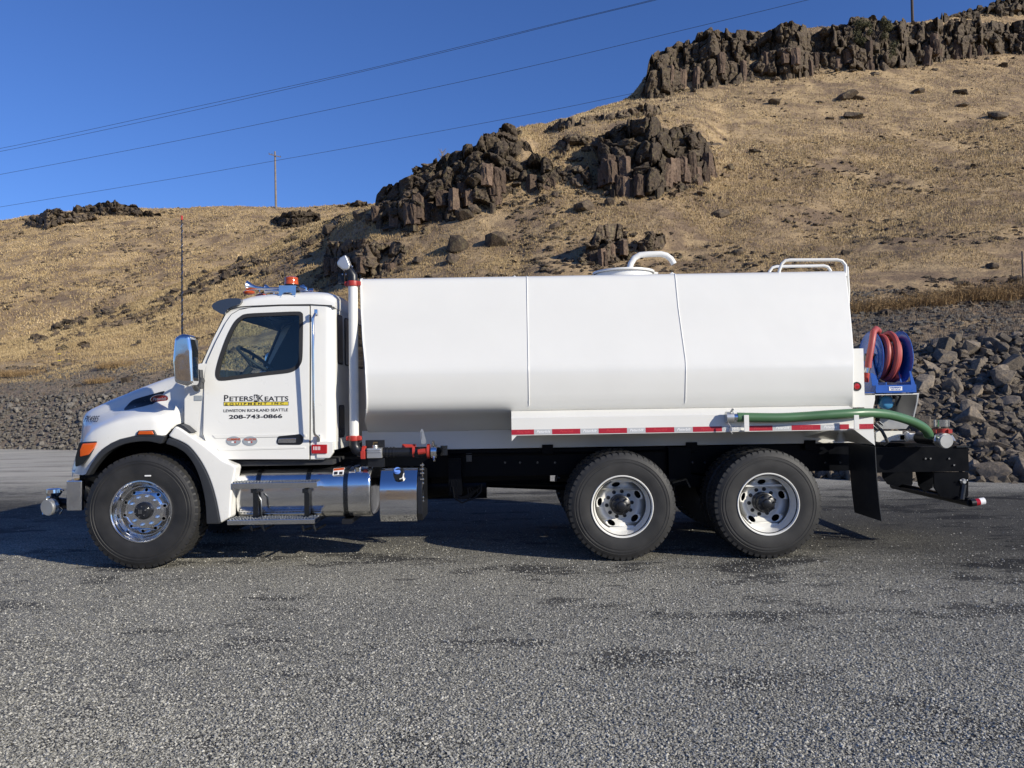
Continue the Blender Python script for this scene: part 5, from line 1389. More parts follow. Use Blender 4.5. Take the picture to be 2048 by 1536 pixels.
# front spray head: camlock pointing at the viewer's left and a nozzle bowl on top
c0 = W(95, 1015, .25); axd = Vector((-.25, -.96, -.05)).normalized()
b = B(); b.tube([W(150, 1008, .5), W(118, 1006, .5), W(108, 1010, .42), c0 - axd*.05], [.05, .06, .066, .066], 18); sp = b.build('spray_manifold', M['black'], truck)
b = B(); b.cyl(c0 - axd*.06, c0, .083, n=28); b.cyl(c0, c0 + axd*.012, .074, n=28); b.build('camlock_cap', M['galv'], sp, bevel=0)
b = B()
for s in (-1, 1): b.tube([c0 - axd*.03 + Vector((.09*s, 0, .02)), c0 - axd*.07 + Vector((.10*s, 0, -.03)), c0 - axd*.05 + Vector((.085*s, 0, -.08))], .009, 6)
b.tube([c0 + Vector((-.01, 0, .08)), c0 + Vector((0, 0, .105)), c0+Vector((.03, 0, .105))], .007, 6); b.build('cam_arm', M['chrome'], sp)
c1 = W(108, 985, .42); b = B(); b.lathe([(0, .045), (.05, .045), (.075, .035), (.078, .0), (.06, -.03), (.035, -.05)], c1, 'z', 24); b.tube([c1+Vector((.05, 0, .03)), c1+Vector((.1, 0, .02))], .01, 6); b.build('spray_nozzle', M['chrome'], sp)
b = B(); b.tube([c1 - Vector((0, 0, .04)), c1 - Vector((0, 0, .10)), W(110, 1006, .45)], [.045, .05, .05], 14); b.build('nozzle_neck', M['black'], sp)

# ---------------------------------------------------------------- steps and fuel tank
fx0, fx1 = W(472, 985, .16).x, W(741, 985, .16).x
fz0, fz1 = P(600, 1037, .3)[1], P(600, 933, .4)[1]
fyc, fzc, fhy, fhz = .47, (fz0+fz1)/2, .32, (fz1-fz0)/2
def sring(x, k, e=.62, n=40):
    out = []
    for i in range(n):
        a = 2*pi*i/n; c_, s_ = cos(a), sin(a)
        out.append(Vector((x, fyc - (fhy-k)*abs(c_)**e*(1 if c_ > 0 else -1), fzc + (fhz-k)*abs(s_)**e*(1 if s_ > 0 else -1))))
    return out
rows = [sring(fx0+.012, .06), sring(fx0+.003, .03), sring(fx0, .018), sring(fx0+.004, .008), sring(fx0+.02, .001), sring(fx0+.035, 0)]
rows += [sring(fx0+.035+(fx1-fx0-.07)*i/6, 0) for i in range(1, 7)] + [sring(fx1-.02, .001), sring(fx1-.004, .008), sring(fx1, .018), sring(fx1-.003, .03), sring(fx1-.012, .06)]
b = B(); b.grid(rows, True); b.add(rows[0], [tuple(range(40))]); b.add(rows[-1], [tuple(range(40))])
ft = b.build('fuel_tank', M['alu'], truck, angle=50)
for px in (516, 616, 691):
    x = W(px, 985, .16).x; r0 = sring(x-.022, -.006); r1 = sring(x+.022, -.006)
    b = B(); b.grid([r0, r1], True); b.build('tank_strap', M['strap'], ft, angle=60)
    b = B(); b.box((x-.05, .2, fz0-.05), (x+.05, .7, fz0+.0)); b.build('strap_foot', M['black'], ft, bevel=.004)
q = W(716, 942, .25); b = B(); b.cyl(q - Vector((0, -.03, .04)), q + Vector((0, -.01, .0)), .068, .05, n=20); b.cyl(q, q + Vector((0, -.02, .05)), .036, n=16); b.build('filler_cap', M['chrome'], ft)
b = B(); q0 = W(668, 937, .19); b.add([W(667, 937, .225), W(689, 935, .225), W(687, 949, .17), W(665, 951, .17)], [(0,1,2,3)]); wl = b.build('warning_label', M['whiteplastic'], ft)
b = B(); b.add([W(667.5, 937.3, .221), W(688.5, 935.3, .221), W(688, 939.5, .206), W(667, 941.5, .206)], [(0,1,2,3)]); b.build('label_header', M['orange'], wl)
b = B()
for a in (668.5, 678.5): b.add([W(a, 943.5, .1935), W(a+7, 943, .1935), W(a+6.5, 948.5, .1715), W(a-.5, 949, .1715)], [(0,1,2,3)])
b.build('label_print', M['ink'], wl)
def step(x0p, x1p, py0, py1, Yf, dep):
    a = W(x0p, (py0+py1)/2, Yf); c = W(x1p, (py0+py1)/2, Yf); zt = P((x0p+x1p)/2, py0, Yf)[1]; zb = P((x0p+x1p)/2, py1, Yf)[1]
    b = B(); b.box((a.x, Yf, zb), (c.x, Yf+dep, zt)); st = b.build('step', M['alu'], truck, bevel=.005)
    b = B(); n = 26
    for i in range(n):
        for j in range(4):
            x = a.x + (c.x-a.x)*(i+.5)/n; y = Yf + dep*(j+.5)/4
            b.cyl((x, y, zt), (x, y, zt+.012), .013, .009, n=6)
    b.build('tread_grip', M['strap'], st, smooth=False)
    return st
step(463, 634, 965, 977, .02, .17); step(454, 630, 1039, 1049, -.02, .22)
b = B()
for px in (508, 611):
    a = W(px, 980, .06); x = a.x
    b.box((x-.025, .10, P(px, 1040, .1)[1]), (x+.025, .15, P(px, 978, .1)[1])); b.box((x-.03, .05, P(px, 985, .1)[1]), (x+.03, .16, P(px, 977, .1)[1]))
    b.tube([W(px-6, 1052, .1), W(px-4, 1060, .1), W(px+12, 1056, .3)], .012, 6); b.tube([W(px+16, 1050, .1), W(px+20, 1060, .1), W(px+40, 1050, .4)], .012, 6)
    b.tube([(x, .12, P(px, 978, .1)[1]), (x-.0, .3, P(px, 960, .3)[1])], .02, 6)
b.tube([W(516, 990, .06), W(522, 1000, .05), W(523, 1035, .06)], .010, 6)
b.build('step_bracket', M['strap'], truck, bevel=0)
# stainless box with blue cap
bx0, bx1 = W(760, 985, .16).x, W(834, 985, .16).x; bx2 = W(846, 985, .2).x
prof = [(.60, P(800, 936, .6)[1]), (.34, P(800, 933, .34)[1]), (.24, P(800, 940, .24)[1]), (.165, P(800, 961, .165)[1]), (.13, P(800, 979, .13)[1]), (.13, P(800, 1030, .13)[1]), (.17, P(800, 1043, .17)[1]), (.60, P(800, 1043, .17)[1])]
def xprism(prof, x0, x1):
    n = len(prof); b = B(); b.add([(x0, y, z) for y, z in prof] + [(x1, y, z) for y, z in prof], [tuple(range(n)), tuple(range(2*n-1, n-1, -1))] + [(i, (i+1) % n, (i+1) % n+n, i+n) for i in range(n)]); return b
db = xprism(prof, bx0, bx1).build('stainless_tank_cover', M['chrome'], truck, bevel=.006)
xprism([(y+.01, z-.008) if z > .7 else (y+.01, z+.008) for y, z in prof], bx1+.003, bx2).build('cover_end', M['black'], db, bevel=.006)
b = B()
for py in (930, 938, 946, 958, 966, 994, 1001): q = W(845, py, .2); b.box((q.x-.02, .17, q.z-.007), (q.x+.02, .2, q.z+.007))
b.tube([W(845, 926, .22), W(846, 1005, .2)], .008, 6); b.build('hose_clamp', M['chrome'], db)
q = W(797, 945, .2)
b = B(); b.prism(ellipse(*P(797, 949, .15), .052, .062, 0, 24), .145, .26); b.build('filler_recess', M['black'], db)
b = B(); b.cyl(q + Vector((-.005, .02, -.02)), q + Vector((-.005, -.05, .025)), .037, n=20); b.cyl(q + Vector((-.005, -.05, .025)), q + Vector((-.005, -.056, .03)), .03, n=20); b.build('filler_cap', M['bluecap'], db)
b = B(); b.tube([q + Vector((.03, -.04, .0)), q + Vector((.06, -.05, -.005)), q+Vector((.05, -.06, -.05)), q + Vector((.02, -.06, -.06))], .006, 6); b.build('cap_tether', M['whiteplastic'], db)

# ---------------------------------------------------------------- water tank
XT0t, XT1t = W(719.5, 566, .42).x, W(1690, 549, .42).x
XT0k, XT1k = W(729, 735, .05).x, W(1708, 722, .05).x
zt_ = 2.90; zk = 1.93; zbm = 1.55
sec = [(YC, zt_+.035), (.80, zt_+.028), (.56, zt_+.015), (.47, zt_-.004), (.425, zt_-.03), (.395, zt_-.075), (.30, zt_-.37), (.20, zt_-.66), (.108, zk+.07), (.082, zk+.025), (.068, zk-.02), (.062, zk-.06), (.070, 1.74), (.079, 1.66), (.090, 1.60), (.115, 1.545), (.16, 1.50), (.24, 1.465), (.40, 1.40), (.62, 1.315), (.72, 1.28)]
sec = sec + [(2*YC-y, z) for y, z in reversed(sec[1:])] if True else sec
def xcol(pxd, y, z):
    x = 0.0
    for _ in range(6):
        v = Vector((x, y, z)) - CAM; px = 1024 + F * v.dot(_r) / v.dot(_f); x += (pxd - px) * (y + D) / F
    return x
def tab(t, z):
    for (z0_, a_), (z1_, b_2) in zip(t, t[1:]):
        if z >= z1_: u = min(1, max(0, (z0_ - z)/(z0_-z1_))); return a_ + (b_2-a_)*u
    return t[-1][1]
FRONTE = [(2.95, 719.5), (2.62, 721), (2.25, 724.5), (1.98, 729.5), (1.62, 732.5), (1.5, 732), (1.28, 727)]
BACKE = [(2.95, 1690), (2.6, 1698), (2.15, 1706), (2.0, 1708), (1.55, 1707), (1.28, 1702)]
SEAM1 = [(2.95, 1053.5), (1.9, 1057), (1.28, 1059)]
SEAM2 = [(2.95, 1349), (2.55, 1356), (2.2, 1365), (1.98, 1371), (1.9, 1372), (1.28, 1369.5)]
def xi(z, a, b_):   # head slant
    t = min(1, max(0, (zt_ - z)/(zt_-zk))); return a + (b_-a)*t
rows = []
offs = [(.0, .03), (-.0, .0)]
Ym = YC
def tring(kx, shrink, dx):
    out = []
    for y, z in sec:
        yy = YC + (y-YC)*(1-shrink); zc_ = 2.15; zz = zc_ + (z-zc_)*(1-shrink)
        yn = min(y, 2*YC-y); yn = max(yn, 0); x = xcol(tab(FRONTE, z), min(yn, .45), z)*(1-kx) + xcol(tab(BACKE, z), min(yn, .45), z)*kx
        out.append(Vector((x+dx, yy, zz)))
    return out
rows = [tring(0, .30, -.02), tring(0, .10, -.014), tring(0, .03, -.008), tring(0, .008, -.003), tring(0, 0, .008)] + [tring(k/10, 0, 0) for k in range(1, 10)] + [tring(1, 0, -.008), tring(1, .008, .003), tring(1, .03, .008), tring(1, .10, .03), tring(1, .30, .05)]
b = B(); b.grid(rows, True); n = len(sec); b.add(rows[0], [tuple(range(n))]); b.add(rows[-1], [tuple(range(n))])
tank = b.build('water_tank', M['tankwhite'], truck, angle=32)
# weld seams
def seam(tb):
    pts = [];
    for y, z in sec[2:16]:
        x = xcol(tab(tb, z), y, z); pts.append(Vector((x, y - .001, z + (.001 if z > 2.8 else 0))))
    b = B(); b.tube(pts, .0055, 8); b.build('weld_seam', M['tankwhite'], tank)
seam(SEAM1); seam(SEAM2)
b = B(); pp = [tring(0, 0, .008)[i] for i in range(2, 17)]; b.tube([p + Vector((-.002, -.003, .0)) for p in pp], .008, 6); b.build('weld_seam', M['tankwhite'], tank)
# sub frame sill under the tank
sx0 = W(724, 880, .72).x; sx1 = W(1716, 880, .72).x
b = B(); b.box((sx0, .72, 1.085), (sx1, 2*YC-.72, 1.30)); b.build('tank_sill', M['tankwhite'], truck, bevel=.005)
b = B()
for px in (935, 1140): 
    q = W(px, 850, .6)
    b.box((q.x-.0, .70, 1.27), (q.x+.9, .715, 1.285))
b.build('sill_trim', M['white'], truck)
# hatch
hx = W(1248, 545, 1.1).x; hz0 = zt_+.02; hz1 = P(1248, 538, 1.1)[1]
ctr = Vector((hx, 1.15, 0)); hr = (1310-1187)/2*(D+1.1)/F
b = B(); b.lathe([(hr-.02, hz0-.02), (hr-.02, hz1-.055), (hr-.035, hz1-.055)], ctr, 'z', 40); hatch = b.build('hatch_collar', M['white'], truck)
b = B(); b.lathe([(hr, hz1-.055), (hr+.008, hz1-.045), (hr+.004, hz1-.03), (hr*.6, hz1-.008), (0, hz1)], ctr, 'z', 40); b.tube([ctr + Vector((hr-.02, 0, hz1-.04)), ctr + Vector((hr+.045, 0, hz1-.055))], .018, 6); b.tube([ctr + Vector((-.05, 0, hz1-.02)), ctr + Vector((-.05, 0, hz1+.012))], .006, 6); b.build('hatch_lid', M['white'], hatch)
Yp = 1.15
fp = [W(1258, 549, Yp), W(1259, 538, Yp), W(1262, 527, Yp), W(1269, 516, Yp), W(1280, 510, Yp), W(1297, 508.5, Yp), W(1322, 508, Yp), W(1333, 511, Yp), W(1342, 518, Yp), W(1348, 528, Yp)]
b = B(); b.tube(fp, .034, 14); b.build('fill_pipe', M['white'], truck)
b = B(); e = fp[-1]; dd = (fp[-1]-fp[-2]).normalized(); b.cyl(e, e + dd*.002, .027, n=14); b.build('pipe_mouth', M['black'], truck)
for px in (1029, 1344):
    yl_ = .60; b = B(); a = W(px-9, 560 if px < 1100 else 553, yl_); c = W(px, (560 if px < 1100 else 553)-7, yl_); e = W(px+9, 559 if px < 1100 else 553, yl_)
    b.tube([a - Vector((0, 0, .03)), a, c, e, e-Vector((0, 0, .03))], .012, 6); b.build('lifting_lug', M['white'], truck)
# ladder rails
def rail(Y, xs):
    b = B(); (xa, ya), (xb_, yb), (xc, yc_), (xd, yd_), r = xs
    pts = [(xa, ya)] + [(xa+6, yb+14), (xb_-8, yb+6), (xb_, yb)] + [(xc-18, yc_), (xc-6, yc_+3), (xc, yc_+14), (xd, yd_)]
    b.tube([W(x, y, Y) for x, y in pts], r, 10); b.build('handrail', M['white'], truck)
b = B()
b.tube([W(*p, .50) for p in [(1556, 553), (1559, 540), (1564, 527), (1571, 521), (1580, 520), (1674, 519.5), (1684, 522), (1691, 530), (1691.5, 552)]], .0165, 10); b.build('handrail', M['white'], truck)
b = B()
b.tube([W(*p, .92) for p in [(1535, 556), (1539, 543), (1545, 535), (1553, 533), (1648, 531.5), (1656, 534), (1661, 541), (1662, 556)]], .0165, 10); b.build('handrail', M['white'], truck)
b = B()   # ladder down the rear head
for y in (.50, .92): b.tube([(XT1t+.06, y, zt_+.05), (XT1t+.07, y, 2.7), (XT1k+.12, y, 1.9), (XT1k+.10, y, 1.4)], .014, 8)
for k in range(5): z = 2.6 - .28*k; b.tube([(XT1t+.07 - .03*k*0, .5, z), (XT1t+.07, .92, z)], .011, 6)
b.build('ladder', M['white'], truck)

# ---------------------------------------------------------------- side shelf, reflective tape, gussets
shx0, shx1 = W(1023, 850, 0).x, W(1747, 845, 0).x
b = B(); zs0, zs1 = 1.255, 1.425
b.box((shx0, 0, zs0), (shx1, .012, zs1)); b.box((shx0, .012, zs0), (shx1, .10, zs0+.010))
b.add([(shx0, .0, zs1), (W(1706, 900, .1).x, .0, zs1), (W(1706, 900, .1).x, .19, zs1+.075), (shx0, .19, zs1+.075), (shx0, .012, zs1-.01), (shx1, .012, zs1-.01)], [(0, 1, 2, 3)])
b.add([(shx0, .012, zs1-.01), (shx1, .012, zs1-.01), (shx1, .45, zs1-.06), (shx0, .45, zs1-.06)], [(0, 1, 2, 3)])
shelf = b.build('side_shelf', M['white'], truck, bevel=0)
tz0, tz1 = 1.262, 1.312
segs_ = [(1023, 1068, 'r'), (1068, 1104, 's'), (1104, 1160.5, 'r'), (1160.5, 1197, 's'), (1197, 1254, 'r'), (1254, 1291, 's'), (1291, 1348.5, 'r'), (1348.5, 1385.5, 's'), (1385.5, 1444, 'r'), (1444, 1482, 's'), (1496, 1545, 'r'), (1545, 1583, 's'), (1583, 1641, 'r'), (1641, 1679, 's'), (1679, 1698, 'r'), (1712, 1747, 'r')]
for a, c, k in segs_:
    xa, xc = W(a, 860, 0).x, W(c, 860, 0).x
    b = B(); b.box((xa, -.0025, tz0), (xc, .004, tz1)); tp_ = b.build('reflective_tape', M['tapered'] if k == 'r' else M['tapesil'], shelf, smooth=False)
    if c - a > 30: text_obj('Peterbilt', ((xa+xc)/2, -.0030, (tz0+tz1)/2), .036, M['tapemark_r' if k == 'r' else 'tapemark_s'], tp_, shear=.35, sx=1.05, bold=.0006 if k == 's' else 0)
b = B(); b.prism([(shx0, zs0-.002), (shx0+.05, zs0-.002), (shx0, zs0-.055)], .002, .012); b.build('gusset', M['white'], shelf); b = B(); b.prism([(shx1-.185, zs0-.002), (shx1, zs0-.002), (shx1+.01, zs0-.155)], .002, .014); 
b.build('gusset', M['white'], shelf)
b = B(); b.add([(shx1-.42, .02, zs0), (shx1-.02, .02, zs0), (shx1, .02, zs0-.15), (shx1, .65, zs0-.15), (shx1-.42, .72, zs0-.10)], [(0,1,2,3,4)]); b.box((shx0, .1, zs0-.005), (shx1, .72, zs0)); b.build('shelf_underside', M['white'], shelf)
b = B(); q = W(1686, 880, .25); b.cyl((q.x, .3, zs0-.002), (q.x, .3, zs0-.13), .012, .06, n=14); b.build('work_lamp', M['galv'], shelf)
for px in (1487, 1704):     # hose hooks
    q = W(px, 860, 0); z1 = P(px, 830, -.09)[1]
    b = B(); b.box((q.x-.026, -.012, 1.262), (q.x+.026, -.0035, 1.275)); b.box((q.x-.024, -.10, 1.262), (q.x+.024, -.0035, 1.272)); b.box((q.x-.024, -.108, 1.262), (q.x+.024, -.10, z1)); b.build('hose_hook', M['white'], shelf, bevel=.002)

# vertical riser with spray head
yr = .30
rt, rb = W(706, 572, yr), W(708.5, 872, yr)
b = B(); b.cyl(rt, rb, .0475, n=24); riser = b.build('riser_pipe', M['white'], truck)
b = B(); b.cyl(rt + Vector((0, 0, -.005)), rt + Vector((0, 0, .05)), .062, n=16); b.box(rt + Vector((.03, -.04, 0)), rt + Vector((.085, .0, .045))); b.box(rt + Vector((-.085, -.02, 0)), rt + Vector((-.03, .02, .045))); b.build('coupling', M['red'], riser, bevel=.008)
b = B(); b.cyl(rb + Vector((0, 0, -.05)), rb + Vector((0, 0, .005)), .062, n=16); b.box(rb + Vector((.03, -.05, -.045)), rb + Vector((.08, .0, 0))); b.box(rb + Vector((-.08, -.03, -.045)), rb + Vector((-.03, .02, 0))); b.build('coupling', M['red'], riser, bevel=.008)
b = B(); t0 = rt + Vector((0, 0, .05)); b.tube([t0, t0 + Vector((0, 0, .05)), t0 + Vector((-.03, 0, .10)), t0 + Vector((-.06, 0, .15))], [.05, .05, .045, .04], 14); b.build('spray_elbow', M['black'], riser)
b = B(); base = W(697, 541, yr); 
axn = Vector((-.30, -.10, .95)).normalized(); sd = axn.cross(Vector((0, 1, 0))).normalized(); vd = axn.cross(sd)
rows = []
for i, (r, h_) in enumerate([(.03, 0), (.052, .025), (.066, .07), (.066, .14), (.055, .155), (.02, .165)]):
    rows.append([base + axn*h_ + (sd*cos(t) + vd*sin(t))*r*(1 if not (h_ > .1 and cos(t) < 0) else .75) for t in [2*pi*k/16 for k in range(16)]])
b = B(); bw0 = W(697, 541, yr)
poly = OL([(687.5, 541), (677, 533), (676, 526), (682, 517), (693, 511), (697, 519), (702, 532), (700, 539), (696, 542)], yr)
b.prism(poly, yr-.055, yr+.075); b.build('spray_bowl', M['galv'], riser, bevel=.035, segs=4)
b = B()
for px, py in ((704, 533), (692, 549), (685, 549)): b = B(); b.ball(W(px, py, yr-.04), .010, 8); b.build('spray_screw', M['chrome'], riser)
b = B(); b.box(W(676, 566, yr+.02), W(690, 548, yr+.06)); b.build('spray_fitting', M['black'], riser)
b = B(); e0 = rb + Vector((0, 0, -.05)); el = [e0, e0 + Vector((0, 0, -.05)), e0 + Vector((.02, 0, -.09)), e0 + Vector((.06, 0, -.115)), e0 + Vector((.10, 0, -.12))]
b = B(); b.tube(el, .055, 14); b.build('elbow', M['black'], riser)
zv = P(760, 898, yr)[1]; zv = el[-1].z
def vx(px): return W(px, 895, yr).x
b = B(); b.tube([(vx(728), yr, zv), (vx(768), yr, zv)], .045, 16); b.tube([(vx(770), yr, zv), (vx(830), yr, zv)], .045, 16)
for px in (768, 773, 780, 786): b.tube([(vx(px), yr, zv), (vx(px+3), yr, zv)], .052, 16)
dp = b.build('discharge_pipe', M['black'], truck)
b = B(); b.tube([(vx(725), yr, zv), (vx(732), yr, zv)], .070, 14); b.box((vx(724), yr-.09, zv-.06), (vx(733), yr-.03, zv+.02)); b.build('coupling', M['red'], dp, bevel=.006)
b = B(); b.box((vx(736), yr-.075, zv-.055), (vx(766), yr+.06, zv+.045)); b.box((vx(738), yr-.085, zv+.02), (vx(764), yr-.07, zv+.035)); b.box((vx(738), yr-.085, zv-.0), (vx(764), yr-.07, zv+.012)); b.cyl((vx(751), yr-.02, zv+.04), (vx(751), yr-.02, zv+.075), .03, n=12); b.build('valve_body', M['galv'], dp, bevel=.008)
b = B(); b.tube([(vx(748), yr-.02, zv+.06), (vx(748), yr-.02, zv+.10), (vx(756), yr-.02, zv+.10)], .009, 6); b.build('valve_pin', M['brass'], dp)
b = B(); b.box((vx(728), yr+.08, zv+.03), (vx(766), yr+.12, zv+.12)); b.build('control_box', M['black'], dp, bevel=.004)
b = B(); b.box((vx(736), yr-.02, zv-.15), (vx(769), yr+.02, zv-.062)); b.build('control_box', M['black'], dp, bevel=.004)
b = B(); b.tube([(vx(826), yr, zv+.01), (vx(831), yr, zv+.01)], .068, 14); b.tube([(vx(855), yr-.02, zv+.005), (vx(860), yr-.02, zv+.005)], .074, 14); b.tube([(vx(838), yr-.07, zv-.0), (vx(853), yr-.075, zv+.01)], .028, 10); b.tube([(vx(802), yr+.1, zv+.045), (vx(822), yr+.1, zv+.04)], .03, 10)
vb = b.build('butterfly_valve', M['red'], dp)
b = B(); b.tube([(vx(830), yr-.01, zv-.005), (vx(856), yr-.02, zv-.005)], .054, 16); b.build('valve_core', M['black'], vb)
b = B(); b.prism(OL([(842.5, 883), (841, 862), (843, 858), (846, 859), (852, 881), (851, 888), (843, 888)], yr-.09), yr-.10, yr-.085, [OL([(842.8, 878), (842.8, 863), (844.2, 863), (844.2, 878)], yr-.09)]); b.build('valve_handle', M['galv'], vb)
b = B(); xcap = vx(868); b.tube([(vx(863), yr-.02, zv), (vx(874), yr-.02, zv)], .068, 20); b.tube([(xcap, yr-.06, zv+.06), (xcap, yr-.08, zv+.11)], .012, 8); b.tube([(xcap, yr-.06, zv-.05), (xcap+.01, yr-.09, zv-.09)], .012, 8); b.tube([(vx(874), yr-.02, zv), (vx(878), yr-.03, zv)], .05, 16); b.build('camlock_cap', M['chrome'], vb)
b = B(); b.box((vx(879), yr+.10, zv-.05), (vx(893), yr+.14, zv+.05)); b.build('vent_plate', M['strap'], dp)

# ---------------------------------------------------------------- rear equipment
yp = .28
b = B(); b.box((W(1705, 757, yp).x, yp, P(1715, 815, yp)[1]), (W(1728.5, 757, yp).x, yp+.06, P(1715, 697, yp)[1])); post = b.build('lamp_post_plate', M['white'], truck, bevel=.004)
q = W(1713.5, 773, yp); b = B(); b.lathe([(0, -.018), (.022, -.016), (.031, -.006), (.033, 0), (.045, -.001), (.045, .01)], q, 'y', 20); b.build('clearance_lamp', M['redlens'], post)
b = B(); b.lathe([(.033, -.003), (.046, -.006), (.048, .0)], q, 'y', 20); b.build('lamp_grommet', M['seal'], post)
# hose reel, axis along the truck
YR = .80; d1 = W(1744, 716, YR); d2 = W(1793, 716, YR); zc_ = d1.z; rr_ = .292
reel = None
for i, x in enumerate((d1.x, d2.x + .02)):
    sgn_ = -1 if i == 0 else 1
    b = B(); b.lathe([(.0, 0), (.08, 0), (.085, .012*sgn_), (.16, .012*sgn_), (.165, .0), (.24, 0.0), (rr_-.012, .022*sgn_), (rr_, .014*sgn_), (rr_, .008*sgn_), (rr_-.014, .012*sgn_), (.24, -.01*sgn_), (.16, -.01*sgn_), (0, -.01*sgn_)], (x, YR, zc_), 'x', 48)
    if reel is None: reel = b.build('hose_reel', M['blue'], truck)
    else: b.build('reel_disc', M['blue'], reel)
b = B(); b.cyl((d1.x, YR, zc_), (d2.x, YR, zc_), .12, n=28); b.build('reel_drum', M['blue'], reel)
b = B()
for a in (.4, 1.65, 2.9, 4.15, 5.4): b.cyl((d1.x-.016, YR+.11*cos(a), zc_+.11*sin(a)), (d1.x-.03, YR+.11*cos(a), zc_+.11*sin(a)), .014, n=6)
b.cyl((d1.x-.08, YR, zc_), (d1.x, YR, zc_), .035, n=12); b.build('reel_bolts', M['strap'], reel)
pts = []; turns = 4.2; n_ = 110; wdt = (d2.x - d1.x)
for i in range(n_+1):
    t = i/n_; a = 2*pi*turns*t - 2.2; r = .205 + .028*sin(a*.5+1) + (.03 if t > .5 else 0)
    xx = d1.x + .05 + (wdt-.09)*(t if True else 0) + .02*sin(a)
    pts.append(Vector((xx, YR - r*cos(a), zc_ + r*sin(a))))
b = B(); b.tube(pts, .031, 10); b.build('wound_hose', M['redhose'], reel)
b = B(); hy = YR - .30
b.tube([Vector((d1.x+.06, YR+.05, zc_+.25)), W(1757, 662, YR-.1), W(1752, 658, YR-.18), W(1747, 664, YR-.25), W(1743, 690, hy), W(1737, 725, hy), W(1736, 736, hy)], .033, 12); b.build('hose_end', M['redhose'], reel)
b = B(); b.tube([W(1736, 733, hy), W(1733, 746, hy)], .030, 12); b.build('hose_ferrule', M['chrome'], reel)
b = B(); b.tube([W(1733, 746, hy), W(1731, 764, hy)], .032, 12); b.build('swivel', M['red'], reel)
# frame of the reel
fb0 = W(1730, 786, .42); fb1 = W(1833, 786, .42); zf0 = P(1780, 785.5, .42)[1]; zf1 = P(1780, 770, .42)[1]
b = B(); b.box((W(1752, 785, .42).x, .42, zf0), (fb1.x, .43, zf1)); b.box((W(1728, 785, .45).x, .43, zf0), (fb1.x, 1.2, zf0+.008)); b.box((W(1752, 785, .42).x, 1.19, zf0), (fb1.x, 1.2, zf1))
def upright(pxs):
    pts_ = OL(pxs, .45); return pts_
for x in (d1.x-.035, fb1.x-.06):
    prof = [(.435, zf0+.008), (.435, zf1+.03), (.62, zf1+.03), (.75, zc_+.05), (.85, zc_+.05), (.98, zf1+.03), (1.185, zf1+.03), (1.185, zf0+.008)]
    n = len(prof); b.add([(x, y, z) for y, z in prof] + [(x+.012, y, z) for y, z in prof], [tuple(range(n)), tuple(range(2*n-1, n-1, -1))] + [(i, (i+1) % n, (i+1) % n+n, i+n) for i in range(n)])
b.prism(OL([(1745, 771), (1741, 746), (1745, 746), (1753, 752), (1757, 771)], .42), .422, .43)
b.prism(OL([(1823, 771), (1819, 742), (1822, 742), (1832, 772)], .42), .422, .43)
b.build('reel_frame', M['blue'], reel, bevel=0)
q = W(1791, 777, .42); b = B(); b.box((q.x-.068, .416, q.z-.021), (q.x+.068, .4195, q.z+.021)); rp = b.build('reel_plate', M['tapemark_s'], reel)
text_obj('HANNAY', (q.x, .4150, q.z+.008), .022, M['blue'], rp, sx=1.25, bold=.0006); text_obj('REELS 1-877-467', (q.x, .4150, q.z-.011), .014, M['blue'], rp)
# bracket plates under the reel
b = B(); b.prism(OL([(1729, 787), (1750, 787), (1750, 800), (1746, 817), (1729, 817)], .44), .44, .452)
b.box((W(1728, 785, .44).x, .44, P(1740, 789, .44)[1]-.008), (W(1838, 785, .44).x, 1.2, P(1740, 788, .44)[1])); b.build('reel_bracket', M['white'], truck, bevel=.002)
b = B()
ylist = [(1.15, 0)]
x = W(1838, 785, .44).x
prof = [(.44, P(1838, 788, .44)[1]), (.44, P(1838, 800, .44)[1]), (.50, P(1828, 832, .5)[1]), (.62, P(1828, 846, .6)[1]), (1.3, P(1828, 846, .6)[1]), (1.3, P(1838, 788, .44)[1])]
n = len(prof)
b.prism(OL([(1786, 789), (1838, 789), (1836, 804), (1828, 838), (1812, 858), (1760, 858), (1760, 840)], .9), .9, .91)
b.prism(OL([(1834, 788), (1838, 788), (1836, 804), (1828, 838), (1825, 838), (1833, 803)], .44), .44, .9)
b.build('reel_support', M['dullalu'], truck, bevel=.002)
q = W(1771, 805, .62); b = B(); b.lathe([(0, -.06), (.05, -.058), (.075, -.04), (.08, 0), (.065, .05), (0, .1)], q, 'y', 8); b.box(q + Vector((-.09, .02, -.02)), q + Vector((.09, .12, .05))); pump = b.build('pump', M['pumpblue'], truck, bevel=.008)
b = B()
b.tube([q + Vector((-.06, 0, .08)), q + Vector((0, -.02, .13)), q + Vector((.08, 0, .12)), q + Vector((.1, .02, .04)), q + Vector((.06, .0, 0))], .014, 8); b.tube([q + Vector((-.1, 0, -.02)), q + Vector((-.09, -.01, .1)), q + Vector((-.03, 0, .14))], .02, 8)
b.tube([q + Vector((.08, -.02, .13)), q + Vector((.15, -.02, .06)), q + Vector((.1, -.02, -.04))], .012, 8); b.build('pump_hose', M['black'], pump)
b = B(); b.ball(q + Vector((.06, -.05, .02)), .02, 8); b.ball(q + Vector((-.02, -.03, .09)), .018, 8); b.ball(q+Vector((.02, -.04, -.02)), .012, 8); b.build('pump_fitting', M['galv'], pump)
b = B()
for (a, c) in (((1745, 850), (1757, 860)), ((1752, 846), (1764, 857)), ((1758, 843), (1766, 850))): b.tube([W(*a, .5), W(*c, .5)], .012, 8)
b.build('valve_cluster', M['strap'], truck)
b = B(); b.tube([W(1750, 848, .45), W(1764, 862, .4), W(1771, 875, .4), W(1775, 884, .4), W(1768, 889, .42), W(1752, 886, .5)], .017, 8); b.build('drain_hose', M['plastic'], truck)
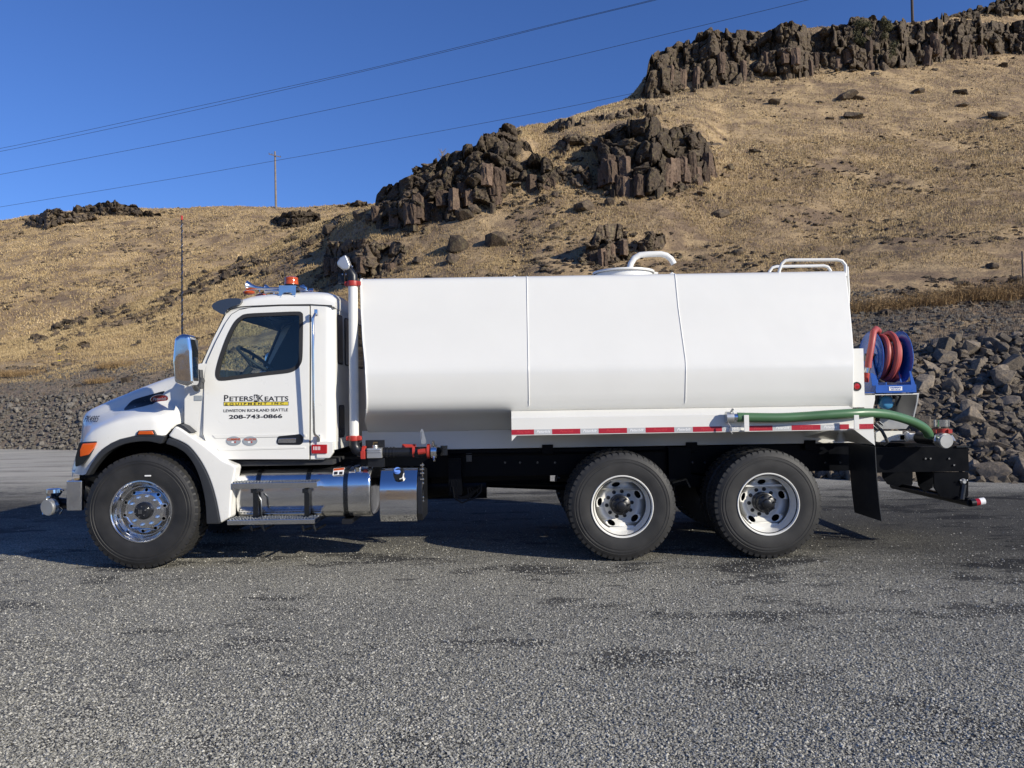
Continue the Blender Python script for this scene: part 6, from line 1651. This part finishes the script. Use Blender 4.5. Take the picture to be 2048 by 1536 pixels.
b = B(); b.prism(OL([(1752, 862), (1805, 862), (1805, 868), (1778, 884), (1752, 884)], .7), .7, .72); b.prism(OL([(1800, 868), (1815, 868), (1815, 880), (1800, 880)], .72), .72, .8)
b.box((W(1752, 900, .7).x, .72, 1.1), (W(1812, 900, .7).x, 1.7, 1.16)); b.build('sump_cover', M['white'], truck, bevel=.002)
b = B(); b.tube([W(1812, 873, .7), W(1852, 877, .62)], .042, 16); b.tube([W(1812, 873, .7), W(1815, 873, .7)], .055, 16); b.build('suction_pipe', M['whiteplastic'], truck)
# rear black deck, hitch plates
b = B(); rx0, rx1 = W(1752, 900, .62).x, W(1937, 900, .62).x; rz0, rz1 = P(1850, 944, .62)[1], P(1850, 893, .62)[1]
b.box((rx0, .62, rz0), (rx1, .645, rz1)); b.box((rx0, .645, rz1-.012), (rx1, 1.82, rz1-.002)); b.box((rx0, 1.80, rz0), (rx1, 1.82, rz1-.012)); b.box((rx1-.02, .645, rz0), (rx1, 1.80, rz1-.012))
rd = b.build('rear_deck', M['frame'], truck, bevel=.004)
b = B(); b.prism(OL([(1868, 944), (1937, 944), (1937, 990), (1932, 1001), (1915, 1001), (1880, 992), (1868, 975)], .64), .64, .66); b.build('hitch_plate', M['frame'], rd, bevel=.003); b = B(); b.prism(OL([(1832, 944), (1868, 944), (1866, 975), (1850, 985), (1838, 972)], 1.0), 1.0, 1.02); b.build('hitch_plate', M['frame'], rd, bevel=.003); b = B()
b.prism(OL([(1868, 944), (1937, 944), (1937, 990), (1932, 1001), (1915, 1001), (1880, 992), (1868, 975)], .64), 1.78, 1.80); b.build('hitch_plate', M['frame'], rd, bevel=.003)
b = B()
for px, py in ((1850, 917), (1860, 917), (1897, 917), (1907, 930)): q = W(px, py, .62); b.cyl((q.x, .605, q.z), (q.x, .62, q.z), .010, n=8)
b.build('deck_bolt', M['chrome'], rd)
q = W(1926, 963, .63); b = B(); b.lathe([(0, -.03), (.018, -.03), (.022, -.02), (.03, -.012), (.034, 0)], q, 'y', 16); b.ball(q + Vector((-.04, -.02, .015)), .01, 8); b.ball(q+Vector((.03, -.02, .015)), .01, 8); b.build('air_fitting', M['galv'], rd)
b = B(); q = W(1923, 892, .63); b.box((q.x-.07, .60, q.z-.012), (q.x+.07, .66, q.z+.006)); b.box((q.x+.055, .59, q.z), (q.x+.075, .61, q.z+.02)); b.build('work_light', M['strap'], rd)
# ICC bar
xb = W(1942, 1005, .42).x; zb = P(1942, 1005, .42)[1]
b = B(); b.tube([(xb, .42, zb), (xb, 2.05, zb)], .045, 14); b.tube([(xb-.09, .44, zb+.03), (xb-.05, .46, zb+.18)], .03, 8); bar = b.build('rear_guard_bar', M['black'], rd)
b = B(); e0 = W(1941, 1006, .40); e1 = W(1950, 1005, .40); e2 = W(1958, 1003.5, .40); e3 = W(1968, 1002, .40)
b.tube([e0, e1], .038, 16); b.build('bar_end', M['black'], bar)
b = B(); b.tube([e1, e2], .037, 16); b.build('bar_tape', M['redlens'], bar)
b = B(); b.tube([e2, e3], .037, 16); b.build('bar_tape', M['tapemark_s'], bar)
# mud flap
xf_ = W(1751, 900, .05).x; zfl0 = P(1757, 1043, .05)[1]; zfl1 = P(1750, 893, .05)[1]
b = B(); rows = [[Vector((xf_ - .0 + .045*t*t, .06 + .60*s, zfl1 + (zfl0-zfl1)*t + .0)) for s in np.linspace(0, 1, 4)] for t in np.linspace(0, 1, 8)]
b.grid(rows); rows2 = [[p + Vector((.008, 0, 0)) for p in r] for r in rows]; b.grid(rows2)
b.grid([[r[0] for r in rows], [r[0] for r in rows2]]); b.grid([[r[-1] for r in rows], [r[-1] for r in rows2]]); b.grid([rows[-1], rows2[-1]]); mf = b.build('mud_flap', M['plastic'], truck)
c = copy_obj(mf, truck, (0, 2*YC-.72, 0))
# rear camlock assembly
c0 = W(1893, 882, .30); axd = Vector((.10, -.99, -.06)).normalized()
b = B(); b.cyl(c0 - axd*.10, c0 - axd*.01, .077, n=28); ca = b.build('suction_inlet', M['galv'], truck)
b = B(); b.cyl(c0 - axd*.012, c0 + axd*.006, .070, n=28); b.build('inlet_cap', M['whiteplastic'] if False else M['galv'], ca, bevel=0)
b = B(); b.tube([c0 - axd*.08, c0 - axd*.20, c0 - axd*.33 + Vector((-.08, 0, .0)), W(1852, 877, .62)], [.07, .068, .06, .055], 16); b.build('inlet_neck', M['black'], ca)
b = B(); t0 = W(1884, 866, .42); b.cyl(t0 + Vector((0, 0, -.06)), t0 + Vector((0, 0, .045)), .066, n=20); b.box(t0 + Vector((.02, -.085, .0)), t0 + Vector((.06, -.04, .04))); b.box(t0 + Vector((-.08, -.03, .0)), t0 + Vector((-.05, .03, .04))); b.build('valve_flange', M['red'], ca)
b = B(); t1 = W(1883, 846, .42); b.cyl(t1 + Vector((0, 0, -.035)), t1 + Vector((0, 0, .035)), .076, n=28); b.build('ring_cap', M['chrome'], ca)
b = B()
for s in (-1, 1): b = B(); b.tube([c0 - axd*.05 + Vector((.085*s, 0, .05)), c0 - axd*.03 + Vector((.10*s, 0, .0)), c0 - axd*.06 + Vector((.09*s, 0, -.02))], .011, 6); b.build('cam_arm', M['galv'], ca)

# ================================================================== SUCTION HOSE (lies in the hooks)
yh = -.05
hp = [(1474, 834.5, yh), (1500, 835, yh), (1560, 835.5, yh), (1610, 833, yh+.01), (1660, 829.5, yh+.01), (1704, 827, yh+.02), (1740, 826, .02), (1775, 829, .10), (1810, 838, .20), (1835, 848, .28), (1850, 858, .34), (1857, 868, .40), (1856, 873, .42)]
def cr(P_, n=6):
    out = []
    for i in range(len(P_)-1):
        p0, p1, p2, p3 = P_[max(i-1, 0)], P_[i], P_[i+1], P_[min(i+2, len(P_)-1)]
        for k in range(n):
            t = k/n; out.append(.5*((2*p1) + (p2-p0)*t + (2*p0-5*p1+4*p2-p3)*t*t + (3*p1-p0-3*p2+p3)*t**3))
    return out + [P_[-1]]
pts = cr([W(*p) for p in hp], 6)
hose = tag(empty('suction_hose', pts[0]), 'green rubber suction hose lying in the white hooks along the tanker side shelf', 'hose')
b = B(); fine = cr(pts, 4); b.tube(fine, [.046 + .0012*(i % 2) for i in range(len(fine))], 16); b.build('hose_tube', M['green'], hose, angle=60)
b = B(); q = pts[0]; b.tube([q, q + Vector((-.045, 0, .0))], .040, 16); b.build('hose_shank', M['chrome'], hose)
b = B(); b.tube([q + Vector((-.04, 0, 0)), q + Vector((-.11, 0, 0))], .056, 20); b.tube([q + Vector((-.07, -.04, .05)), q + Vector((-.05, -.05, .085))], .012, 6); b.tube([q + Vector((-.10, -.03, -.05)), q + Vector((-.075, -.04, -.09)), q + Vector((-.085, -.04, -.13)), q + Vector((-.06, -.04, -.16))], .006, 6); b.build('camlock_coupler', M['galv'], hose)
